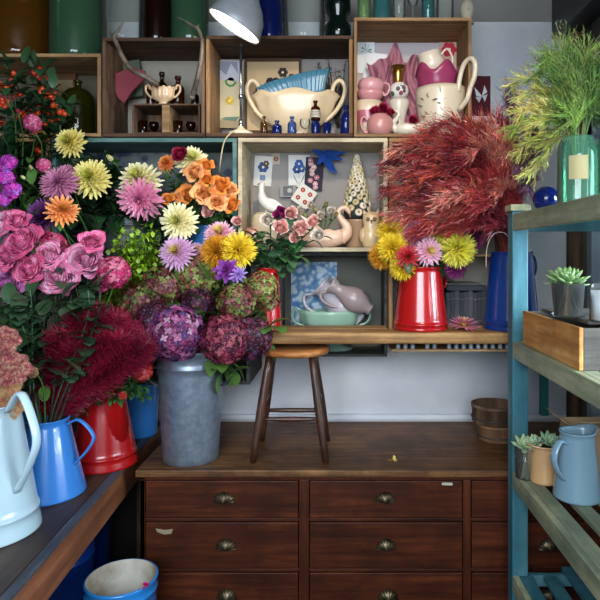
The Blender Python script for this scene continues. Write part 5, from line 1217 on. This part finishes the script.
for i, (px, py) in enumerate([(78, 160), (100, 166), (112, 178), (95, 200), (118, 215), (75, 215), (90, 228), (60, 195), (105, 150), (86, 205), (72, 190), (110, 196), (156, 205), (160, 222), (150, 190)]):
    leafy(px, py, 2.44 + .015 * (i % 5), 'zpot', 'dark green dahlia foliage stem over the zinc pot', 22, .08, .024, jit(lin('#2b4628'), .3), group='dahlia foliage stems in the zinc pot', rpx=12)
for i, (px, py) in enumerate([(170, 180), (180, 208), (196, 216), (222, 214), (212, 168), (176, 178)]):
    leafy(px, py, 2.5, 'opot', 'green leafy stem among the orange roses', 18, .055, .017, jit(MG, .2), group='leafy stems among the orange roses', rpx=8)
for i, (px, py, vv) in enumerate([(10, 300, 'blue'), (30, 305, 'blue'), (48, 312, 'blue'), (70, 300, 'blue'), (90, 305, 'blue'), (22, 325, 'blue'), (5, 318, 'blue'), (100, 292, 'blue'), (38, 345, 'blue'), (75, 285, 'blue'), (30, 290, 'blue'), (88, 290, 'blue')]):
    leafy(px, py, 1.97 + .02 * (i % 5), vv, 'dark bluish green rose leaf stem below the pink roses', 15, .085, .030, jit(mix(DG, BG, .45), .3), group='rose leaf stems below the pink roses', rpx=22, droop=.9, t0=.35)
for i, (px, py) in enumerate([(125, 245), (138, 256), (150, 262), (133, 270), (120, 262), (146, 246), (128, 285), (142, 236), (118, 290), (152, 275), (128, 238), (112, 275)]):
    leafy(px, py, 2.36, 'backb', 'lime green frothy filler stem beside the hydrangeas', 300, .024, .012, jit(lin('#8fae2c'), .2), 'filler_stem', 'foliage', 'lime green filler stems', rpx=26, t0=.55, rows=2)
for i, (px, py) in enumerate([(100, 388), (112, 380), (124, 384), (134, 380), (90, 396), (142, 388), (118, 392), (105, 375), (80, 402)]):
    leafy(px, py, 2.22, 'red', 'fine green leafy stem in the left red jug', 40, .035, .009, jit(lin('#3f6a34'), .25), group='green stems in the left red jug', rpx=15, t0=.3, rows=3)
for i, (px, py) in enumerate([(262, 232), (270, 250), (282, 256), (296, 258), (276, 240), (290, 246), (262, 255), (256, 240), (300, 246)]):
    leafy(px, py, 2.40, 'posy', 'bluish green leafy stem in the rose posy', 12, .06, .024, jit(lin('#3a5c38'), .25), group='leafy stems of the rose posy', rpx=12, droop=.9)
for i, (px, py) in enumerate([(275, 325), (268, 318), (228, 368), (232, 375), (206, 285), (172, 300), (216, 318), (246, 318)]):
    leafy(px, py, 2.30, 'bucket', 'green hydrangea leaf stem between the flower heads', 8, .10, .036, jit(lin('#4e6a34'), .25), group='hydrangea leaf stems in the zinc bucket', rpx=12)
for i, (px, py) in enumerate([(385, 262), (440, 268), (425, 240), (400, 240), (450, 258)]):
    leafy(px, py, 2.46, 'mid', 'dark leaf stem among the chrysanthemums', 10, .05, .016, jit(G1, .2), group='leaf stems among the chrysanthemums', rpx=8)
# strappy arched blade over the plume
# --- burgundy plumes
def plume(px, py, d, ves, label, group, c, n=1100, L=.16, wid=.05, name='plume', cat='plume flower'):
    tip = P(px, py, d); pts = stem_path(ves, tip, (tip.x - VES[ves][0] + .02, -.25, .35)); t = thing(name, label, cat, pts[0], 0, group)
    MB().tube(pts, .0025, 5, lin('#4a1a24')).build('stem', plant, t, world=True)
    q = pts[1:]; m = MB(); tot = len(q) - 1
    for i in range(n):
        tt = 1 - (L / max(L, (q[-1] - q[0]).length)) * rnd(0, 1); tt = max(0, tt); k = min(int(tt * tot), tot - 1); p = q[k].lerp(q[k + 1], tt * tot - k)
        ax = (q[k + 1] - q[k]).normalized(); o = V((rnd(-1, 1), rnd(-1, 1), rnd(-1, 1))); o = (o - ax * o.dot(ax)).normalized()
        w = wid * (.25 + .75 * math.sin(PI * min(1, (1 - tt) * (q[-1] - q[0]).length / L * .9 + .08)))
        e = p + (o + ax * .7) * w * rnd(.25, 1); s = e + V((rnd(-1, 1), rnd(-1, 1), rnd(-1, 1))) * .007
        m.ribbon(s, s + (o + ax * .9 + V((rnd(-.5, .5), rnd(-.5, .5), rnd(-.5, .5)))) * .017, .0011, jit(c, .45))
        if i % 12 == 0: m.ribbon(p, e, .0009, jit(c, .3))
    m.build('plume_head', plant, t, world=True); return t
for i, (px, py) in enumerate([(60, 335), (78, 318), (98, 312), (118, 318), (132, 330), (145, 345), (112, 336), (88, 340), (70, 360), (104, 356), (126, 356), (55, 372), (84, 376), (108, 376), (98, 330), (74, 345), (122, 340), (140, 352), (64, 350), (92, 362), (115, 366), (48, 360), (46, 388), (72, 392)]):
    plume(px, py, 2.02 + .02 * (i % 5), 'blue', 'feathery burgundy plume rising over the blue jug', 'burgundy plumes in the blue jug', jit(lin('#861532'), .22), 2100, .17, .05)
# --- copper grasses
def grass(px, py, d, label, group, c, n=260, spread=.12, ves='navy', name='grass_plume', cat='dried grass', slen=.055, up=.5, t0=.45, mat=None, w=.0013, bend=None):
    tip = P(px, py, d); x, y, z, r = VES[ves]; out = V((tip.x - x, tip.y - y, 0))
    mo = V((x, y, z)) + out.normalized() * r * .5; bot = V((x, y, z - .12)); H = (tip - mo).length
    pts = [bot] + bez(mo, mo + V((out.x * .15, out.y * .1, H * .55)), tip - V((out.x * .5, 0, -H * .18)), tip, 10); t = thing(name, label, cat, pts[0], 0, group)
    MB().tube(pts, [.0022] * 6 + [.0012] * (len(pts) - 6), 5, mix(c, (0, 0, 0), .4)).build('stem', mat or copper, t, world=True)
    q = pts[1:]; tot = len(q) - 1; m = MB()
    for i in range(n):
        tt = t0 + (1 - t0) * rnd(0, 1); k = min(int(tt * tot), tot - 1); p = q[k].lerp(q[k + 1], tt * tot - k); ax = (q[k + 1] - q[k]).normalized()
        o = V((rnd(-1, 1), rnd(-1, 1), rnd(-1, 1))); o = (o - ax * o.dot(ax)).normalized(); L = spread * (.4 + .6 * math.sin(PI * (tt - t0) / (1 - t0 + .001) * .8 + .3)) * rnd(.4, 1)
        e = p + (ax * (1.1 if mat else 1.5) + o * .75 + V((0, 0, -.25 if mat else -.1))).normalized() * L; cc = jit(c, .5)
        m.ribbon(p, e, w * .7, cc, .6)
        for s in range(4):
            b = p.lerp(e, .3 + .2 * s); m.ribbon(b, b + (ax * (1 if mat else 1.5) + o * .5 + V((rnd(-.8, .8), rnd(-.8, .8), rnd(-.8, .8)))).normalized() * slen * rnd(.3, .8), w, jit(cc, .2), .5)
    m.build('seed_head', mat or copper, t, world=True); return t
cop = [lin('#963438'), lin('#ad463f'), lin('#7e2c36'), lin('#c97a6c')]
k = 0
for px, py, d in [(420, 158, 2.34), (402, 190, 2.36), (430, 195, 2.3), (445, 212, 2.32), (470, 222, 2.3), (440, 150, 2.3), (456, 138, 2.3), (478, 132, 2.32), (500, 128, 2.36), (410, 215, 2.4), (455, 165, 2.24), (475, 150, 2.24), (490, 180, 2.26),
                  (425, 175, 2.28), (410, 172, 2.42), (395, 172, 2.46), (450, 185, 2.24), (470, 195, 2.24), (490, 210, 2.3), (505, 150, 2.3), (432, 128, 2.38), (470, 135, 2.3), (450, 150, 2.28), (500, 190, 2.26), (398, 205, 2.44), (412, 140, 2.4), (388, 190, 2.44), (392, 215, 2.42), (415, 232, 2.36), (432, 222, 2.3), (495, 225, 2.28), (395, 150, 2.42), (480, 205, 2.22), (455, 228, 2.34), (385, 165, 2.48), (440, 200, 2.22), (515, 200, 2.3)]:
    grass(px, py, d, 'copper red feathery grass plume fanning out of the tall blue jug', 'copper red grass plumes', cop[k % 4], 150, .125, t0=.36, w=.0014); k += 1
for px, py, d in [(515, 125, 2.3), (528, 140, 2.25), (520, 165, 2.25), (512, 110, 2.35), (508, 102, 2.4), (535, 160, 2.2), (528, 185, 2.2), (540, 140, 2.2)]:
    grass(px, py, d, 'dull purple grass plume right of the copper ones', 'dull purple grass plumes', lin('#7a5a72'), 120, .08)
for px, py, d in [(522, 95, 2.12), (535, 108, 2.08), (520, 112, 2.1), (548, 100, 2.05), (530, 125, 2.08), (512, 130, 2.15), (545, 120, 2.02), (556, 110, 2.0), (540, 95, 2.1), (520, 150, 2.1), (530, 172, 2.08), (548, 142, 2.0), (512, 85, 2.15), (562, 125, 1.95), (552, 92, 2.05)]:
    grass(px, py, d, 'yellow-green feathery sprig on the top shelf, left of the dark ferns', 'yellow-green feathery sprigs', jit(lin(random.choice(['#b9bd62', '#cfd07a', '#93a64c'])), .2), 70, .09, 'aqua', 'feathery_sprig', 'foliage', .03, t0=.5, mat=plant, w=.0014)
for px, py, d in [(560, 80, 1.95), (575, 65, 1.9), (590, 55, 1.88), (600, 70, 1.85), (570, 95, 1.92), (585, 100, 1.85), (598, 90, 1.82), (556, 70, 2.0), (610, 85, 1.85), (580, 80, 1.9), (565, 112, 1.9), (590, 115, 1.86), (604, 60, 1.9), (540, 72, 2.05), (550, 58, 2.0), (562, 50, 1.98), (612, 100, 1.8), (575, 118, 1.84), (600, 108, 1.84), (572, 76, 1.96)]:
    grass(px, py, d, 'dark green asparagus fern frond above the green glass jar', 'green fern fronds on the top shelf', jit(lin(random.choice(['#6c8a48', '#8aa858', '#50703a'])), .3), 130, .11, 'aqua', 'fern_frond', 'foliage', .026, t0=.35, mat=plant, w=.0010)
grass(545, 62, 2.2, 'single thin green sprig standing up against the white wall', None, lin('#5c7a5c'), 40, .05, 'aqua', 'thin_sprig', 'foliage', .03, t0=.6, mat=plant)
# one long strap leaf hanging out of the copper grasses
t = thing('strap_leaf', 'thin pale arching stem hanging in front of the tall blue jug', 'foliage', P(512, 250, 2.4)); MB().tube(smooth_path([P(512, 250, 2.4), P(506, 234, 2.3), P(494, 234, 2.26), P(487, 248, 2.25), P(486, 268, 2.25)], 5), .0016, 5, lin('#b39a9a')).build('stem', plant, t, world=True)
# ================================================================ LIGHT AND CAMERA
def area(name, loc, target, sx, sy, power, colr):
    l = bpy.data.lights.new(name, 'AREA'); l.shape = 'RECTANGLE'; l.size = sx; l.size_y = sy; l.energy = power; l.color = colr
    o = bpy.data.objects.new(name, l); col.objects.link(o); o.location = loc
    o.rotation_euler = (V(target) - V(loc)).to_track_quat('-Z', 'Y').to_euler(); return o
area('daylight_side_window', (2.5, 1.0, 1.95), (.95, 2.8, 1.3), 1.9, 1.2, 620, (.80, .90, 1))
area('daylight_shop_front', (-.25, -1.2, 2.3), (.2, 2.8, 1.3), 2.0, 1.4, 150, (.82, .91, 1))
def spot(name, loc, target, e, ang, colr, rad=.05, blend=.6):
    l = bpy.data.lights.new(name, 'SPOT'); l.energy = e; l.spot_size = ang; l.color = colr; l.shadow_soft_size = rad; l.spot_blend = blend
    o = bpy.data.objects.new(name, l); col.objects.link(o); o.location = loc
    o.rotation_euler = (V(target) - V(loc)).to_track_quat('-Z', 'Y').to_euler(); return o
spot('ceiling_spot_centre', (.3, .6, 3.1), (.12, 2.7, 1.85), 125, .8, (1, .84, .66), .06)
w = bpy.data.worlds.new('daylight'); scn.world = w; w.use_nodes = True
bg = w.node_tree.nodes['Background']; bg.inputs[0].default_value = (.55, .68, .85, 1); bg.inputs[1].default_value = .7
cd = bpy.data.cameras.new('camera'); cam = bpy.data.objects.new('camera', cd); col.objects.link(cam)
cam.location = (0, 0, EYE); cam.rotation_euler = (PI / 2, 0, 0)
cd.sensor_width = 36; cd.lens = 36 * FOC / 600; cd.shift_x = -(CX - 300) / 600; cd.shift_y = (CY - 300) / 600
cd.clip_start = .02
scn.camera = cam
scn.view_settings.view_transform = 'Standard'; scn.view_settings.look = 'None'; scn.view_settings.gamma = 1
scn.view_settings.exposure = -.12; scn.view_settings.use_curve_mapping = False
